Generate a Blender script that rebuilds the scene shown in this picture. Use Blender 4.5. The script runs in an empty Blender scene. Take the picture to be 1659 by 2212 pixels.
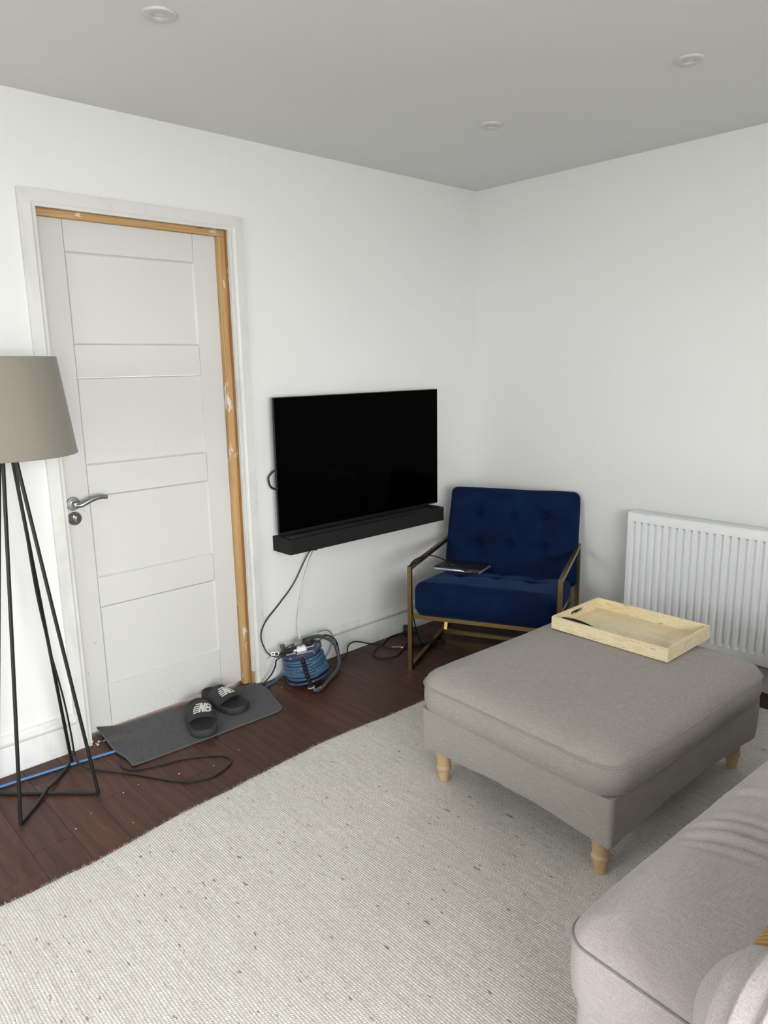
import bpy, bmesh, math, random
from mathutils import Vector, Matrix, noise
random.seed(11)
D = bpy.data
S = bpy.context.scene
COL = S.collection
PI = math.pi

# ------------------------------------------------------------------ camera
CAM = (-3.3117, -2.7745, 1.4761)
YAW, PITCH, ROLL, FPX = 0.7487, -0.2018, -0.0179, 1565.9
fw = Vector((math.sin(YAW) * math.cos(PITCH), math.cos(YAW) * math.cos(PITCH), math.sin(PITCH)))
rt = Vector((math.cos(YAW), -math.sin(YAW), 0))
up = rt.cross(fw)
r2 = math.cos(ROLL) * rt + math.sin(ROLL) * up
u2 = -math.sin(ROLL) * rt + math.cos(ROLL) * up
cd = D.cameras.new('camera')
cd.sensor_fit = 'HORIZONTAL'
cd.sensor_width = 36.0
cd.lens = 36.0 * FPX / 1659.0
cd.clip_start = 0.02
cam = D.objects.new('camera', cd)
COL.objects.link(cam)
mw = Matrix.Identity(4)
for i in range(3):
    mw[i][0], mw[i][1], mw[i][2], mw[i][3] = r2[i], u2[i], -fw[i], CAM[i]
cam.matrix_world = mw
S.camera = cam

# ------------------------------------------------------------------ world, daylight, exposure
w = D.worlds.new('overcast_sky')
S.world = w
w.use_nodes = True
bg = w.node_tree.nodes['Background']
bg.inputs['Color'].default_value = (1.0, 0.985, 1.0, 1)
bg.inputs['Strength'].default_value = 9.0
S.view_settings.view_transform = 'Standard'
S.view_settings.look = 'None'
S.view_settings.gamma = 1.0
S.view_settings.use_curve_mapping = False
S.view_settings.exposure = 1.14
S.cycles.max_bounces = 4
S.cycles.diffuse_bounces = 3
S.cycles.glossy_bounces = 2
S.cycles.caustics_reflective = False
S.cycles.caustics_refractive = False


def portal(name, loc, rot, sx, sy):
    ld = D.lights.new(name, 'AREA')
    ld.shape = 'RECTANGLE'
    ld.size, ld.size_y = sx, sy
    ld.cycles.is_portal = True
    o = D.objects.new(name, ld)
    COL.objects.link(o)
    o.location = loc
    o.rotation_euler = rot
    return o


ROOM_X0, ROOM_Y0, CEIL = -4.9, -4.7, 2.4
WIN1 = (-1.8, -0.9, 1.05, 2.05)       # y0,y1,z0,z1 in the wall x = ROOM_X0
WIN2 = (-4.8, -2.1, 0.08, 2.16)       # x0,x1,z0,z1 in the wall y = ROOM_Y0
# area light -Z axis points into the room
portal('daylight_portal', (ROOM_X0 - 0.16, (WIN1[0] + WIN1[1]) / 2, (WIN1[2] + WIN1[3]) / 2),
       (0, -PI / 2, 0), WIN1[3] - WIN1[2], WIN1[1] - WIN1[0])
portal('daylight_portal', ((WIN2[0] + WIN2[1]) / 2, ROOM_Y0 - 0.16, (WIN2[2] + WIN2[3]) / 2),
       (PI / 2, 0, 0), WIN2[1] - WIN2[0], WIN2[3] - WIN2[2])

# ------------------------------------------------------------------ object helpers
PM = {}


def link(o):
    COL.objects.link(o)
    return o


def tag(o, label=None, cat=None, group=None, kind=None):
    if label: o['label'] = label
    if cat: o['category'] = cat
    if group: o['group'] = group
    if kind: o['kind'] = kind
    return o


def empty(name, loc=(0, 0, 0), rz=0.0, label=None, cat=None, group=None, kind=None, mat=None):
    o = link(D.objects.new(name, None))
    o.empty_display_size = 0.05
    m = mat if mat is not None else Matrix.Translation(loc) @ Matrix.Rotation(rz, 4, 'Z')
    o.matrix_world = m
    PM[o.name] = m
    return tag(o, label, cat, group, kind)


def obj(name, bm, m, parent=None, world=False, sharp=35, label=None, cat=None, group=None, kind=None, origin=None):
    """one mesh object; with world=True the verts are in world space and are moved into the parent's space"""
    if parent is not None and world and parent.name in PM:
        bm.transform(PM[parent.name].inverted())
    if origin is not None:
        bm.transform(Matrix.Translation(-Vector(origin)))
    bmesh.ops.recalc_face_normals(bm, faces=bm.faces[:])
    me = D.meshes.new(name)
    bm.to_mesh(me)
    bm.free()
    if sharp:
        me.polygons.foreach_set('use_smooth', [True] * len(me.polygons))
        me.set_sharp_from_angle(angle=math.radians(sharp))
    me.materials.append(m)
    o = link(D.objects.new(name, me))
    if origin is not None:
        o.location = origin
    if parent is not None:
        o.parent = parent
        if parent.name in PM:
            PM[o.name] = PM[parent.name]
    else:
        PM[o.name] = Matrix.Translation(origin) if origin is not None else Matrix.Identity(4)
    return tag(o, label, cat, group, kind)


def B():
    return bmesh.new()


def box(bm, x0, x1, y0, y1, z0, z1, bev=0.0, seg=2, mat=None):
    vs = [bm.verts.new(p) for p in ((x0, y0, z0), (x1, y0, z0), (x1, y1, z0), (x0, y1, z0),
                                    (x0, y0, z1), (x1, y0, z1), (x1, y1, z1), (x0, y1, z1))]
    fs = [bm.faces.new([vs[i] for i in f]) for f in
          ((0, 3, 2, 1), (4, 5, 6, 7), (0, 1, 5, 4), (1, 2, 6, 5), (2, 3, 7, 6), (3, 0, 4, 7))]
    if bev:
        es = list({e for f in fs for e in f.edges})
        r = bmesh.ops.bevel(bm, geom=es, offset=bev, segments=seg, affect='EDGES', profile=0.5)
        vs = list({v for f in r['faces'] for v in f.verts} | {v for v in vs if v.is_valid})
    if mat is not None:
        bmesh.ops.transform(bm, matrix=mat, verts=vs)
    return bm


def bxo(name, dims, m, parent=None, bev=0.0, seg=2, **k):
    return obj(name, box(B(), *dims, bev=bev, seg=seg), m, parent, **k)


def catmull(pts, n=8, closed=False):
    P = [Vector(p) for p in pts]
    out = []
    L = len(P)
    rng = L if closed else L - 1
    for i in range(rng):
        if closed:
            a, b, c, d = P[i - 1], P[i], P[(i + 1) % L], P[(i + 2) % L]
        else:
            a, b, c, d = P[max(i - 1, 0)], P[i], P[i + 1], P[min(i + 2, L - 1)]
        for k in range(n):
            t = k / n
            out.append(0.5 * ((2 * b) + (c - a) * t + (2 * a - 5 * b + 4 * c - d) * t * t + (3 * b - a - 3 * c + d) * t ** 3))
    if not closed:
        out.append(P[-1])
    return out


def tube(bm, pts, r, seg=8, closed=False, flat=1.0):
    P = [Vector(p) for p in pts]
    n = len(P)
    rad = r if callable(r) else (lambda t: r)
    rings = []
    nrm = None
    for i in range(n):
        if closed:
            t = (P[(i + 1) % n] - P[i - 1]).normalized()
        else:
            t = (P[min(i + 1, n - 1)] - P[max(i - 1, 0)]).normalized()
        if nrm is None:
            nrm = t.orthogonal().normalized()
        else:
            nrm = (nrm - t * nrm.dot(t))
            nrm = nrm.normalized() if nrm.length > 1e-6 else t.orthogonal().normalized()
        bi = t.cross(nrm)
        rr = rad(i / max(n - 1, 1))
        ring = []
        for k in range(seg):
            a = 2 * PI * k / seg
            ring.append(bm.verts.new(P[i] + nrm * math.cos(a) * rr + bi * math.sin(a) * rr * flat))
        rings.append(ring)
    m = n if closed else n - 1
    off = 0
    if closed:
        best = 1e9
        for o_ in range(seg):
            d_ = (rings[0][o_].co - rings[-1][0].co).length
            if d_ < best:
                best, off = d_, o_
    for i in range(m):
        a, b = rings[i], rings[(i + 1) % n]
        o_ = off if (closed and i == n - 1) else 0
        for k in range(seg):
            bm.faces.new((a[k], a[(k + 1) % seg], b[(k + 1 + o_) % seg], b[(k + o_) % seg]))
    if not closed:
        bm.faces.new(rings[0][::-1])
        bm.faces.new(rings[-1])
    return bm


def bar(bm, a, b, wx, wy, upv=(0, 0, 1)):
    """rectangular bar from a to b"""
    a, b = Vector(a), Vector(b)
    t = (b - a).normalized()
    u = Vector(upv)
    if abs(t.dot(u)) > 0.99:
        u = Vector((1, 0, 0))
    s = t.cross(u).normalized()
    u = s.cross(t)
    q = [(-1, -1), (1, -1), (1, 1), (-1, 1)]
    va = [bm.verts.new(a + s * i * wx / 2 + u * j * wy / 2) for i, j in q]
    vb = [bm.verts.new(b + s * i * wx / 2 + u * j * wy / 2) for i, j in q]
    for k in range(4):
        bm.faces.new((va[k], va[(k + 1) % 4], vb[(k + 1) % 4], vb[k]))
    bm.faces.new(va[::-1])
    bm.faces.new(vb)
    return bm


def lathe(bm, prof, seg=24, mat=None):
    """prof: list of (r, z); rotation about local z"""
    rings = []
    allv = []
    for r, z in prof:
        if r < 1e-5:
            v = bm.verts.new((0, 0, z))
            rings.append([v])
            allv.append(v)
        else:
            rg = [bm.verts.new((r * math.cos(2 * PI * k / seg), r * math.sin(2 * PI * k / seg), z)) for k in range(seg)]
            rings.append(rg)
            allv += rg
    for a, b in zip(rings, rings[1:]):
        for k in range(seg):
            k2 = (k + 1) % seg
            if len(a) == 1 and len(b) == 1:
                continue
            if len(a) == 1:
                bm.faces.new((a[0], b[k2], b[k]))
            elif len(b) == 1:
                bm.faces.new((a[k], a[k2], b[0]))
            else:
                bm.faces.new((a[k], a[k2], b[k2], b[k]))
    if mat is not None:
        bmesh.ops.transform(bm, matrix=mat, verts=allv)
    return bm


def rr_ring(hx, hy, rc, k=8, ms=10, ml=10):
    """rounded rectangle outline, counter-clockwise; constant vertex count"""
    rc = max(min(rc, hx, hy), 1e-4)
    pts = []
    cs = [(hx - rc, hy - rc, 0), (-hx + rc, hy - rc, 90), (-hx + rc, -hy + rc, 180), (hx - rc, -hy + rc, 270)]
    for i, (cx, cy, a0) in enumerate(cs):
        for j in range(k + 1):
            a = math.radians(a0 + 90 * j / k)
            pts.append((cx + rc * math.cos(a), cy + rc * math.sin(a)))
        nx, ny, na = cs[(i + 1) % 4]
        a = math.radians(na)
        end = (nx + rc * math.cos(a), ny + rc * math.sin(a))
        st = pts[-1]
        m = ml if i % 2 == 0 else ms
        for j in range(1, m):
            t = j / m
            pts.append((st[0] + (end[0] - st[0]) * t, st[1] + (end[1] - st[1]) * t))
    return pts


def loft_rr(bm, layers, hx, hy, rc, k=8, ms=10, ml=10, fn=None, cap0=True, cap1=True):
    rings = []
    for ins, z in layers:
        pts = rr_ring(hx - ins, hy - ins, max(rc - ins, 0.004), k, ms, ml)
        rg = []
        for x, y in pts:
            p = Vector((x, y, z))
            if fn: p = fn(p)
            rg.append(bm.verts.new(p))
        rings.append(rg)
    n = len(rings[0])
    for a, b in zip(rings, rings[1:]):
        for i in range(n):
            bm.faces.new((a[i], a[(i + 1) % n], b[(i + 1) % n], b[i]))
    if cap0: bm.faces.new(rings[0][::-1])
    if cap1: bm.faces.new(rings[-1])
    return rings


def axis_list(h, r, k, m):
    a = [-h + r * i / k for i in range(k)]
    mid = [-(h - r) + 2 * (h - r) * i / m for i in range(m + 1)]
    return a + mid + [-q for q in reversed(a)]


def rbox(bm, h, r, k=4, m=(6, 6, 6), fn=None, mat=None):
    """rounded box, half sizes h, edge radius r, grid subdivided; fn displaces"""
    kk = k if isinstance(k, tuple) else (k, k, k)
    ax = [axis_list(h[i], min(r, h[i] * 0.999), kk[i], m[i]) for i in range(3)]
    cache = {}

    def vert(i, j, l):
        key = (i, j, l)
        if key in cache: return cache[key]
        q = Vector((ax[0][i], ax[1][j], ax[2][l]))
        rr = min(r, min(h) * 0.999)
        inner = Vector([max(-(h[c] - rr), min(h[c] - rr, q[c])) for c in range(3)])
        d = q - inner
        p = inner + d.normalized() * rr if d.length > 1e-9 else q
        if fn: p = fn(p)
        if mat is not None: p = mat @ p
        cache[key] = bm.verts.new(p)
        return cache[key]
    n = [len(a) - 1 for a in ax]
    for c in range(3):
        a, b = [(1, 2), (2, 0), (0, 1)][c]
        for side in (0, n[c]):
            for i in range(n[a]):
                for j in range(n[b]):
                    q = []
                    for di, dj in ((0, 0), (1, 0), (1, 1), (0, 1)):
                        idx = [0, 0, 0]
                        idx[c], idx[a], idx[b] = side, i + di, j + dj
                        q.append(vert(*idx))
                    bm.faces.new(q if side else q[::-1])
    return bm


def extrude_profile(bm, prof, p0, p1, du, dz=Vector((0, 0, 1))):
    """prof: (out, up) points; swept straight from p0 to p1; du: unit vector pointing out of the wall"""
    p0, p1, du = Vector(p0), Vector(p1), Vector(du)
    a = [bm.verts.new(p0 + du * u + dz * v) for u, v in prof]
    b = [bm.verts.new(p1 + du * u + dz * v) for u, v in prof]
    n = len(prof)
    for i in range(n):
        bm.faces.new((a[i], a[(i + 1) % n], b[(i + 1) % n], b[i]))
    bm.faces.new(a[::-1])
    bm.faces.new(b)
    return bm


def plate_hole(bm, outer, hole, th, mat):
    """flat plate in local xy with a hole, thickness th in +z, then transformed"""
    vo = [bm.verts.new((x, y, 0)) for x, y in outer]
    vh = [bm.verts.new((x, y, 0)) for x, y in hole]
    es = []
    for v in (vo, vh):
        for i in range(len(v)):
            es.append(bm.edges.new((v[i], v[(i + 1) % len(v)])))
    r = bmesh.ops.triangle_fill(bm, use_beauty=True, use_dissolve=False, edges=es)
    fs = [g for g in r['geom'] if isinstance(g, bmesh.types.BMFace)]
    e = bmesh.ops.extrude_face_region(bm, geom=fs)
    nv = [g for g in e['geom'] if isinstance(g, bmesh.types.BMVert)]
    bmesh.ops.translate(bm, verts=nv, vec=(0, 0, th))
    bmesh.ops.transform(bm, matrix=mat, verts=vo + vh + nv)
    return bm


# ------------------------------------------------------------------ materials
class NT:
    def __init__(s, name):
        s.m = D.materials.new(name)
        s.m.use_nodes = True
        s.t = s.m.node_tree
        s.b = s.t.nodes['Principled BSDF']

    def n(s, typ, **kw):
        nd = s.t.nodes.new('ShaderNode' + typ)
        for k, v in kw.items():
            if hasattr(nd, k) and k not in ('Scale',):
                try:
                    setattr(nd, k, v)
                    continue
                except Exception:
                    pass
            nd.inputs[k].default_value = v
        return nd

    def l(s, a, b):
        s.t.links.new(a, b)

    def coord(s, scale=(1, 1, 1), kind='Object', loc=None, rot=(0, 0, 0), rnd=False):
        tc = s.n('TexCoord')
        mp = s.n('Mapping')
        mp.inputs['Scale'].default_value = scale
        mp.inputs['Rotation'].default_value = rot
        src = tc.outputs[kind]
        if rnd:
            oi = s.n('ObjectInfo')
            mul = s.n('Math', operation='MULTIPLY')
            mul.inputs[1].default_value = 37.0
            s.l(oi.outputs['Random'], mul.inputs[0])
            cx = s.n('CombineXYZ')
            for i in range(3): s.l(mul.outputs[0], cx.inputs[i])
            ad = s.n('VectorMath', operation='ADD')
            s.l(src, ad.inputs[0])
            s.l(cx.outputs[0], ad.inputs[1])
            src = ad.outputs[0]
        s.l(src, mp.inputs['Vector'])
        return mp.outputs['Vector']

    def noise(s, vec, scale=5, detail=3, rough=0.5, dist=0.0):
        nd = s.n('TexNoise')
        nd.inputs['Scale'].default_value = scale
        nd.inputs['Detail'].default_value = detail
        nd.inputs['Roughness'].default_value = rough
        nd.inputs['Distortion'].default_value = dist
        s.l(vec, nd.inputs['Vector'])
        return nd.outputs['Fac']

    def ramp(s, fac, stops):
        r = s.n('ValToRGB')
        el = r.color_ramp.elements
        while len(el) < len(stops): el.new(0.5)
        for e, (p, c) in zip(el, stops):
            e.position = p
            e.color = (c, c, c, 1) if isinstance(c, (int, float)) else (*c, 1)
        s.l(fac, r.inputs['Fac'])
        return r.outputs['Color']

    def mix(s, fac, a, b, mode='MIX'):
        nd = s.n('Mix', data_type='RGBA', blend_type=mode)
        for sock, v in ((nd.inputs[0], fac), (nd.inputs[6], a), (nd.inputs[7], b)):
            if isinstance(v, (int, float)):
                sock.default_value = v if sock is nd.inputs[0] else (v, v, v, 1)
            elif isinstance(v, tuple):
                sock.default_value = (*v, 1)
            else:
                s.l(v, sock)
        return nd.outputs[2]

    def math(s, op, a, b=0.0):
        nd = s.n('Math', operation=op)
        for i, v in enumerate((a, b)):
            if isinstance(v, (int, float)):
                nd.inputs[i].default_value = v
            else:
                s.l(v, nd.inputs[i])
        return nd.outputs[0]

    def bump(s, h, strength=0.3, dist=0.002):
        nd = s.n('Bump')
        nd.inputs['Strength'].default_value = strength
        nd.inputs['Distance'].default_value = dist
        s.l(h, nd.inputs['Height'])
        s.l(nd.outputs['Normal'], s.b.inputs['Normal'])

    def set(s, col=None, rough=0.5, metal=0.0, spec=0.5, sheen=0.0, sheen_rough=0.5, coat=0.0):
        if col is not None:
            if isinstance(col, tuple):
                s.b.inputs['Base Color'].default_value = (*col, 1)
            else:
                s.l(col, s.b.inputs['Base Color'])
        if isinstance(rough, (int, float)):
            s.b.inputs['Roughness'].default_value = rough
        else:
            s.l(rough, s.b.inputs['Roughness'])
        s.b.inputs['Metallic'].default_value = metal
        s.b.inputs['Specular IOR Level'].default_value = spec
        s.b.inputs['Sheen Weight'].default_value = sheen
        s.b.inputs['Sheen Roughness'].default_value = sheen_rough
        s.b.inputs['Coat Weight'].default_value = coat
        return s.m


def plain(name, col, rough=0.5, metal=0.0, spec=0.5, var=0.06, scale=40, bump=0.05, **k):
    t = NT(name)
    v = t.coord()
    f = t.noise(v, scale, 3)
    c = t.mix(t.ramp(f, [(0.3, 0.0), (0.7, 1.0)]), tuple(x * (1 - var) for x in col), tuple(min(1, x * (1 + var)) for x in col))
    if bump: t.bump(f, bump, 0.001)
    return t.set(c, rough, metal, spec, **k)


def mat_wall(name, col):
    t = NT(name)
    v = t.coord()
    f = t.noise(v, 1.3, 3)
    f2 = t.noise(v, 260, 2)
    c = t.mix(t.ramp(f, [(0.35, 0.0), (0.65, 1.0)]), tuple(x * 0.985 for x in col), col)
    t.bump(f2, 0.06, 0.0006)
    return t.set(c, 0.75, spec=0.25)


def mat_smudged(name, col, rough=0.45):
    t = NT(name)
    v = t.coord((1, 1, 0.5))
    f = t.noise(v, 9, 5, 0.6)
    g = t.noise(v, 60, 2)
    c = t.mix(t.ramp(f, [(0.50, 0.0), (0.70, 0.55)]), col, tuple(x * 0.74 for x in col))
    c = t.mix(t.ramp(g, [(0.74, 0.0), (0.78, 0.5)]), c, (0.35, 0.31, 0.27))
    t.bump(t.noise(v, 35, 4), 0.12, 0.0015)
    return t.set(c, rough, spec=0.35)


def mat_door():
    t = NT('door_white_paint')
    v = t.coord()
    tc = t.n('TexCoord')
    sp = t.n('SeparateXYZ')
    t.l(tc.outputs['Object'], sp.inputs[0])
    z = sp.outputs['Z']
    # scuffs: small flecks, more of them low down where shoes hit the door
    low = t.n('MapRange')
    for i, q in zip((1, 2, 3, 4), (0.0, 0.36, 0.235, 0.0)):
        low.inputs[i].default_value = q
    t.l(z, low.inputs[0])
    f = t.noise(v, 75, 3, 0.6)
    big = t.noise(v, 4.5, 2)
    thr = t.math('ADD', t.math('ADD', f, t.math('MULTIPLY', low.outputs[0], big)), 0.0)
    sc = t.ramp(thr, [(0.735, 0.0), (0.78, 0.40)])
    c = t.mix(sc, (0.665, 0.655, 0.635), (0.42, 0.37, 0.32))
    st = t.noise(t.coord((14, 14, 5), rot=(0, 0.5, 0)), 3.2, 2)
    c = t.mix(t.ramp(st, [(0.76, 0.0), (0.79, 0.5)]), c, (0.45, 0.41, 0.38))
    t.bump(t.noise(t.coord((30, 30, 300)), 4, 2), 0.03, 0.001)
    return t.set(c, 0.42, spec=0.4)


def mat_pine(name='raw_pine', along='Z', k_=1.0):
    t = NT(name)
    sc = {'Z': (30, 30, 1.4), 'X': (1.4, 30, 30)}[along]
    v = t.coord(sc)
    f = t.noise(v, 1.6, 4, 0.55, 1.2)
    k = t.n('TexVoronoi', feature='F1')
    k.inputs['Scale'].default_value = 1.0
    t.l(t.coord({'Z': (16, 16, 5.0), 'X': (5.0, 16, 16)}[along]), k.inputs['Vector'])
    c = t.ramp(f, [(0.25, (0.36 * k_, 0.20 * k_ ** 1.3, 0.085 * k_ ** 1.5)), (0.5, (0.52 * k_, 0.32 * k_ ** 1.3, 0.14 * k_ ** 1.5)), (0.75, (0.60 * k_, 0.40 * k_ ** 1.3, 0.20 * k_ ** 1.5))])
    c = t.mix(t.ramp(k.outputs['Distance'], [(0.06, 0.9), (0.13, 0.0)]), c, (0.20, 0.095, 0.035))
    p = t.noise(t.coord({'Z': (14, 14, 5), 'X': (5, 14, 14)}[along]), 1.6, 3, 0.6)
    c = t.mix(t.ramp(p, [(0.62, 0.0), (0.66, 0.85)]), c, (0.76, 0.73, 0.68))
    t.bump(f, 0.15, 0.001)
    return t.set(c, 0.55, spec=0.3)


def mat_floor():
    t = NT('dark_stained_oak')
    v = t.coord((14, 1.5, 14), rnd=True)
    f = t.noise(v, 1.5, 6, 0.62, 2.2)
    g = t.noise(t.coord((170, 7, 100), rnd=True), 2.2, 3, 0.6)
    wv = t.n('TexWave', wave_type='BANDS', bands_direction='X')
    wv.inputs['Scale'].default_value = 1.3
    wv.inputs['Distortion'].default_value = 16.0
    wv.inputs['Detail'].default_value = 3
    wv.inputs['Detail Scale'].default_value = 0.55
    t.l(t.coord((5.0, 0.8, 5), rnd=True), wv.inputs['Vector'])
    oi = t.n('ObjectInfo')
    c = t.ramp(f, [(0.25, (0.068, 0.0285, 0.0180)), (0.55, (0.112, 0.0470, 0.0295)), (0.8, (0.158, 0.070, 0.045))])
    c = t.mix(t.ramp(wv.outputs['Fac'], [(0.45, 0.0), (0.90, 0.45)]), c, (0.040, 0.019, 0.013))
    c = t.mix(t.ramp(g, [(0.40, 0.55), (0.62, 0.0)]), c, (0.038, 0.018, 0.013))
    hs = t.n('HueSaturation')
    mr = t.n('MapRange')
    mr.inputs[3].default_value = 0.82
    mr.inputs[4].default_value = 1.22
    t.l(oi.outputs['Random'], mr.inputs[0])
    t.l(mr.outputs[0], hs.inputs['Value'])
    t.l(c, hs.inputs['Color'])
    t.bump(g, 0.12, 0.001)
    r = t.ramp(f, [(0.2, 0.36), (0.8, 0.50)])
    return t.set(hs.outputs[0], r, spec=0.26)


def mat_rug():
    t = NT('woven_wool')
    tc = t.n('TexCoord')
    sp = t.n('SeparateXYZ')
    t.l(tc.outputs['Object'], sp.inputs[0])
    x, y = sp.outputs['X'], sp.outputs['Y']
    wob = t.noise(t.coord((3, 3, 3)), 2.0, 2)
    xw = t.math('ADD', t.math('MULTIPLY', x, 2 * PI / 0.0076), t.math('MULTIPLY', wob, 12.0))
    row = t.math('ABSOLUTE', t.math('SINE', t.math('MULTIPLY', xw, 0.5)))
    rowi = t.math('FLOOR', t.math('DIVIDE', xw, 2 * PI))
    ph = t.math('MULTIPLY', t.math('MODULO', rowi, 2.0), PI / 2)
    wob2 = t.noise(t.coord((60, 60, 60)), 2.0, 2)
    yw = t.math('ADD', t.math('ADD', t.math('MULTIPLY', y, PI / 0.0060), ph), t.math('MULTIPLY', wob2, 5.5))
    lp = t.math('ABSOLUTE', t.math('SINE', yw))
    h = t.math('MULTIPLY', t.math('POWER', row, 0.75), t.math('ADD', t.math('MULTIPLY', lp, 0.72), 0.28))
    cell = t.n('CombineXYZ')
    t.l(rowi, cell.inputs[0])
    t.l(t.math('FLOOR', t.math('DIVIDE', yw, PI)), cell.inputs[1])
    wn = t.n('TexWhiteNoise', noise_dimensions='2D')
    t.l(cell.outputs[0], wn.inputs['Vector'])
    streak = t.noise(t.coord((60, 3.0, 1)), 2.2, 4, 0.6)
    mixv = t.math('ADD', t.math('MULTIPLY', streak, 0.78), t.math('MULTIPLY', wn.outputs['Value'], 0.22))
    base = t.mix(t.ramp(mixv, [(0.28, 0.0), (0.70, 1.0)]), (0.62, 0.575, 0.53), (0.90, 0.875, 0.83))
    big = t.noise(t.coord((1.2, 1.2, 1)), 1.4, 3)
    base = t.mix(t.ramp(big, [(0.4, 0.0), (0.7, 0.3)]), base, (0.66, 0.63, 0.59))
    c = t.mix(t.ramp(h, [(0.08, 0.70), (0.62, 0.0)]), base, (0.40, 0.365, 0.325))  # crevice shade between the loops is painted into the colour
    fl = t.noise(t.coord((46, 15, 1)), 1.6, 2, 0.5)
    flc = t.noise(t.coord((9, 9, 1)), 1.0, 1)
    fc = t.ramp(flc, [(0.42, (0.10, 0.095, 0.092)), (0.58, (0.22, 0.15, 0.12))])
    c = t.mix(t.ramp(fl, [(0.675, 0.0), (0.735, 0.8)]), c, fc)
    fl2 = t.noise(t.coord((95, 40, 1)), 1.6, 1, 0.5)
    c = t.mix(t.ramp(fl2, [(0.74, 0.0), (0.78, 0.7)]), c, (0.16, 0.14, 0.13))
    t.bump(h, 0.5, 0.003)
    return t.set(c, 0.95, spec=0.1, sheen=0.15)


def mat_weave(name, col, warp=900.0, var=0.16, stain=0.0, bump=0.25):
    t = NT(name)
    a = t.noise(t.coord((warp, warp * 0.06, warp)), 1.0, 2, 0.6)
    b = t.noise(t.coord((warp * 0.06, warp, warp)), 1.0, 2, 0.6)
    g = t.noise(t.coord((warp, warp, warp)), 0.7, 1)
    h = t.math('ADD', t.math('ADD', a, b), g)
    f = t.ramp(t.math('DIVIDE', h, 3.0), [(0.40, 0.0), (0.60, 1.0)])
    c = t.mix(f, tuple(x * (1 - var) for x in col), tuple(x * (1 + var) for x in col))
    if stain:
        s_ = t.noise(t.coord(), 3.2, 3, 0.5)
        c = t.mix(t.ramp(s_, [(0.56, 0.0), (0.74, stain)]), c, tuple(x * 0.62 for x in col))
    t.bump(h, bump, 0.0012)
    return t.set(c, 0.92, spec=0.15, sheen=0.2)


def mat_velvet():
    t = NT('blue_velvet')
    f = t.noise(t.coord((1, 1, 1.6)), 6.5, 4, 0.6, 0.6)
    f2 = t.noise(t.coord(), 420, 2)
    c = t.mix(t.ramp(f, [(0.35, 0.0), (0.68, 1.0)]), (0.0014, 0.0072, 0.031), (0.0030, 0.0145, 0.056))
    t.bump(f2, 0.08, 0.0008)
    t.b.inputs['Sheen Tint'].default_value = (0.16, 0.32, 0.75, 1)
    return t.set(c, 0.85, spec=0.12, sheen=0.16, sheen_rough=0.4)


def mat_brass():
    t = NT('brushed_brass')
    f = t.noise(t.coord((5, 5, 5)), 6, 3)
    c = t.mix(f, (0.26, 0.175, 0.072), (0.37, 0.26, 0.112))
    return t.set(c, 0.34, metal=1.0)


def mat_bone():
    t = NT('bone_inlay')
    br = t.n('TexBrick')
    br.offset = 0.5
    br.inputs['Color1'].default_value = (0.86, 0.74, 0.49, 1)
    br.inputs['Color2'].default_value = (0.76, 0.60, 0.345, 1)
    br.inputs['Mortar'].default_value = (0.62, 0.48, 0.26, 1)
    br.inputs['Scale'].default_value = 1.0
    br.inputs['Mortar Size'].default_value = 0.00035
    br.inputs['Brick Width'].default_value = 0.034
    br.inputs['Row Height'].default_value = 0.0065
    br.inputs['Bias'].default_value = -0.25
    tc = t.n('TexCoord')
    sp = t.n('SeparateXYZ')
    t.l(tc.outputs['Object'], sp.inputs[0])
    cx = t.n('CombineXYZ')
    jit = t.noise(t.coord(), 25, 2)
    t.l(t.math('ADD', t.math('ADD', sp.outputs['Y'], t.math('MULTIPLY', sp.outputs['X'], 0.0)), t.math('MULTIPLY', jit, 0.006)), cx.inputs[0])
    t.l(t.math('ADD', t.math('ADD', sp.outputs['Z'], sp.outputs['X']), t.math('MULTIPLY', jit, 0.004)), cx.inputs[1])
    t.l(cx.outputs[0], br.inputs['Vector'])
    dk = t.noise(t.coord((160, 30, 160)), 1.0, 2)
    c = t.mix(t.ramp(dk, [(0.66, 0.0), (0.72, 0.7)]), br.outputs['Color'], (0.22, 0.16, 0.085))
    lt = t.noise(t.coord((14, 14, 14)), 1.2, 2)
    c = t.mix(t.ramp(lt, [(0.4, 0.0), (0.7, 0.35)]), c, (0.88, 0.79, 0.57))
    return t.set(c, 0.32, spec=0.4)


def mat_glass():
    t = NT('window_glass')
    tr = t.n('BsdfTransparent')
    tr.inputs['Color'].default_value = (0.95, 0.97, 0.96, 1)
    gl = t.n('BsdfGlossy')
    gl.inputs['Roughness'].default_value = 0.02
    mx = t.n('MixShader')
    mx.inputs[0].default_value = 0.06
    t.l(tr.outputs[0], mx.inputs[1])
    t.l(gl.outputs[0], mx.inputs[2])
    t.l(mx.outputs[0], t.t.nodes['Material Output'].inputs['Surface'])
    return t.m


def mat_rib(name, col):
    t = NT(name)
    wv = t.n('TexWave', wave_type='BANDS', bands_direction='X')
    wv.inputs['Scale'].default_value = 55.0
    wv.inputs['Distortion'].default_value = 0.6
    t.l(t.coord(), wv.inputs['Vector'])
    f = wv.outputs['Fac']
    c = t.mix(f, tuple(x * 0.55 for x in col), col)
    t.bump(f, 0.6, 0.003)
    return t.set(c, 0.9, spec=0.1, sheen=0.2)


def mat_splatter(name, col, rough=0.4, amount=0.60, **k):
    """plastic or cable with dried plaster flecks"""
    t = NT(name)
    f = t.noise(t.coord(), 85, 3, 0.6)
    c = t.mix(t.ramp(f, [(amount, 0.0), (amount + 0.05, 0.85)]), col, (0.62, 0.58, 0.53))
    return t.set(c, rough, **k)


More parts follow.
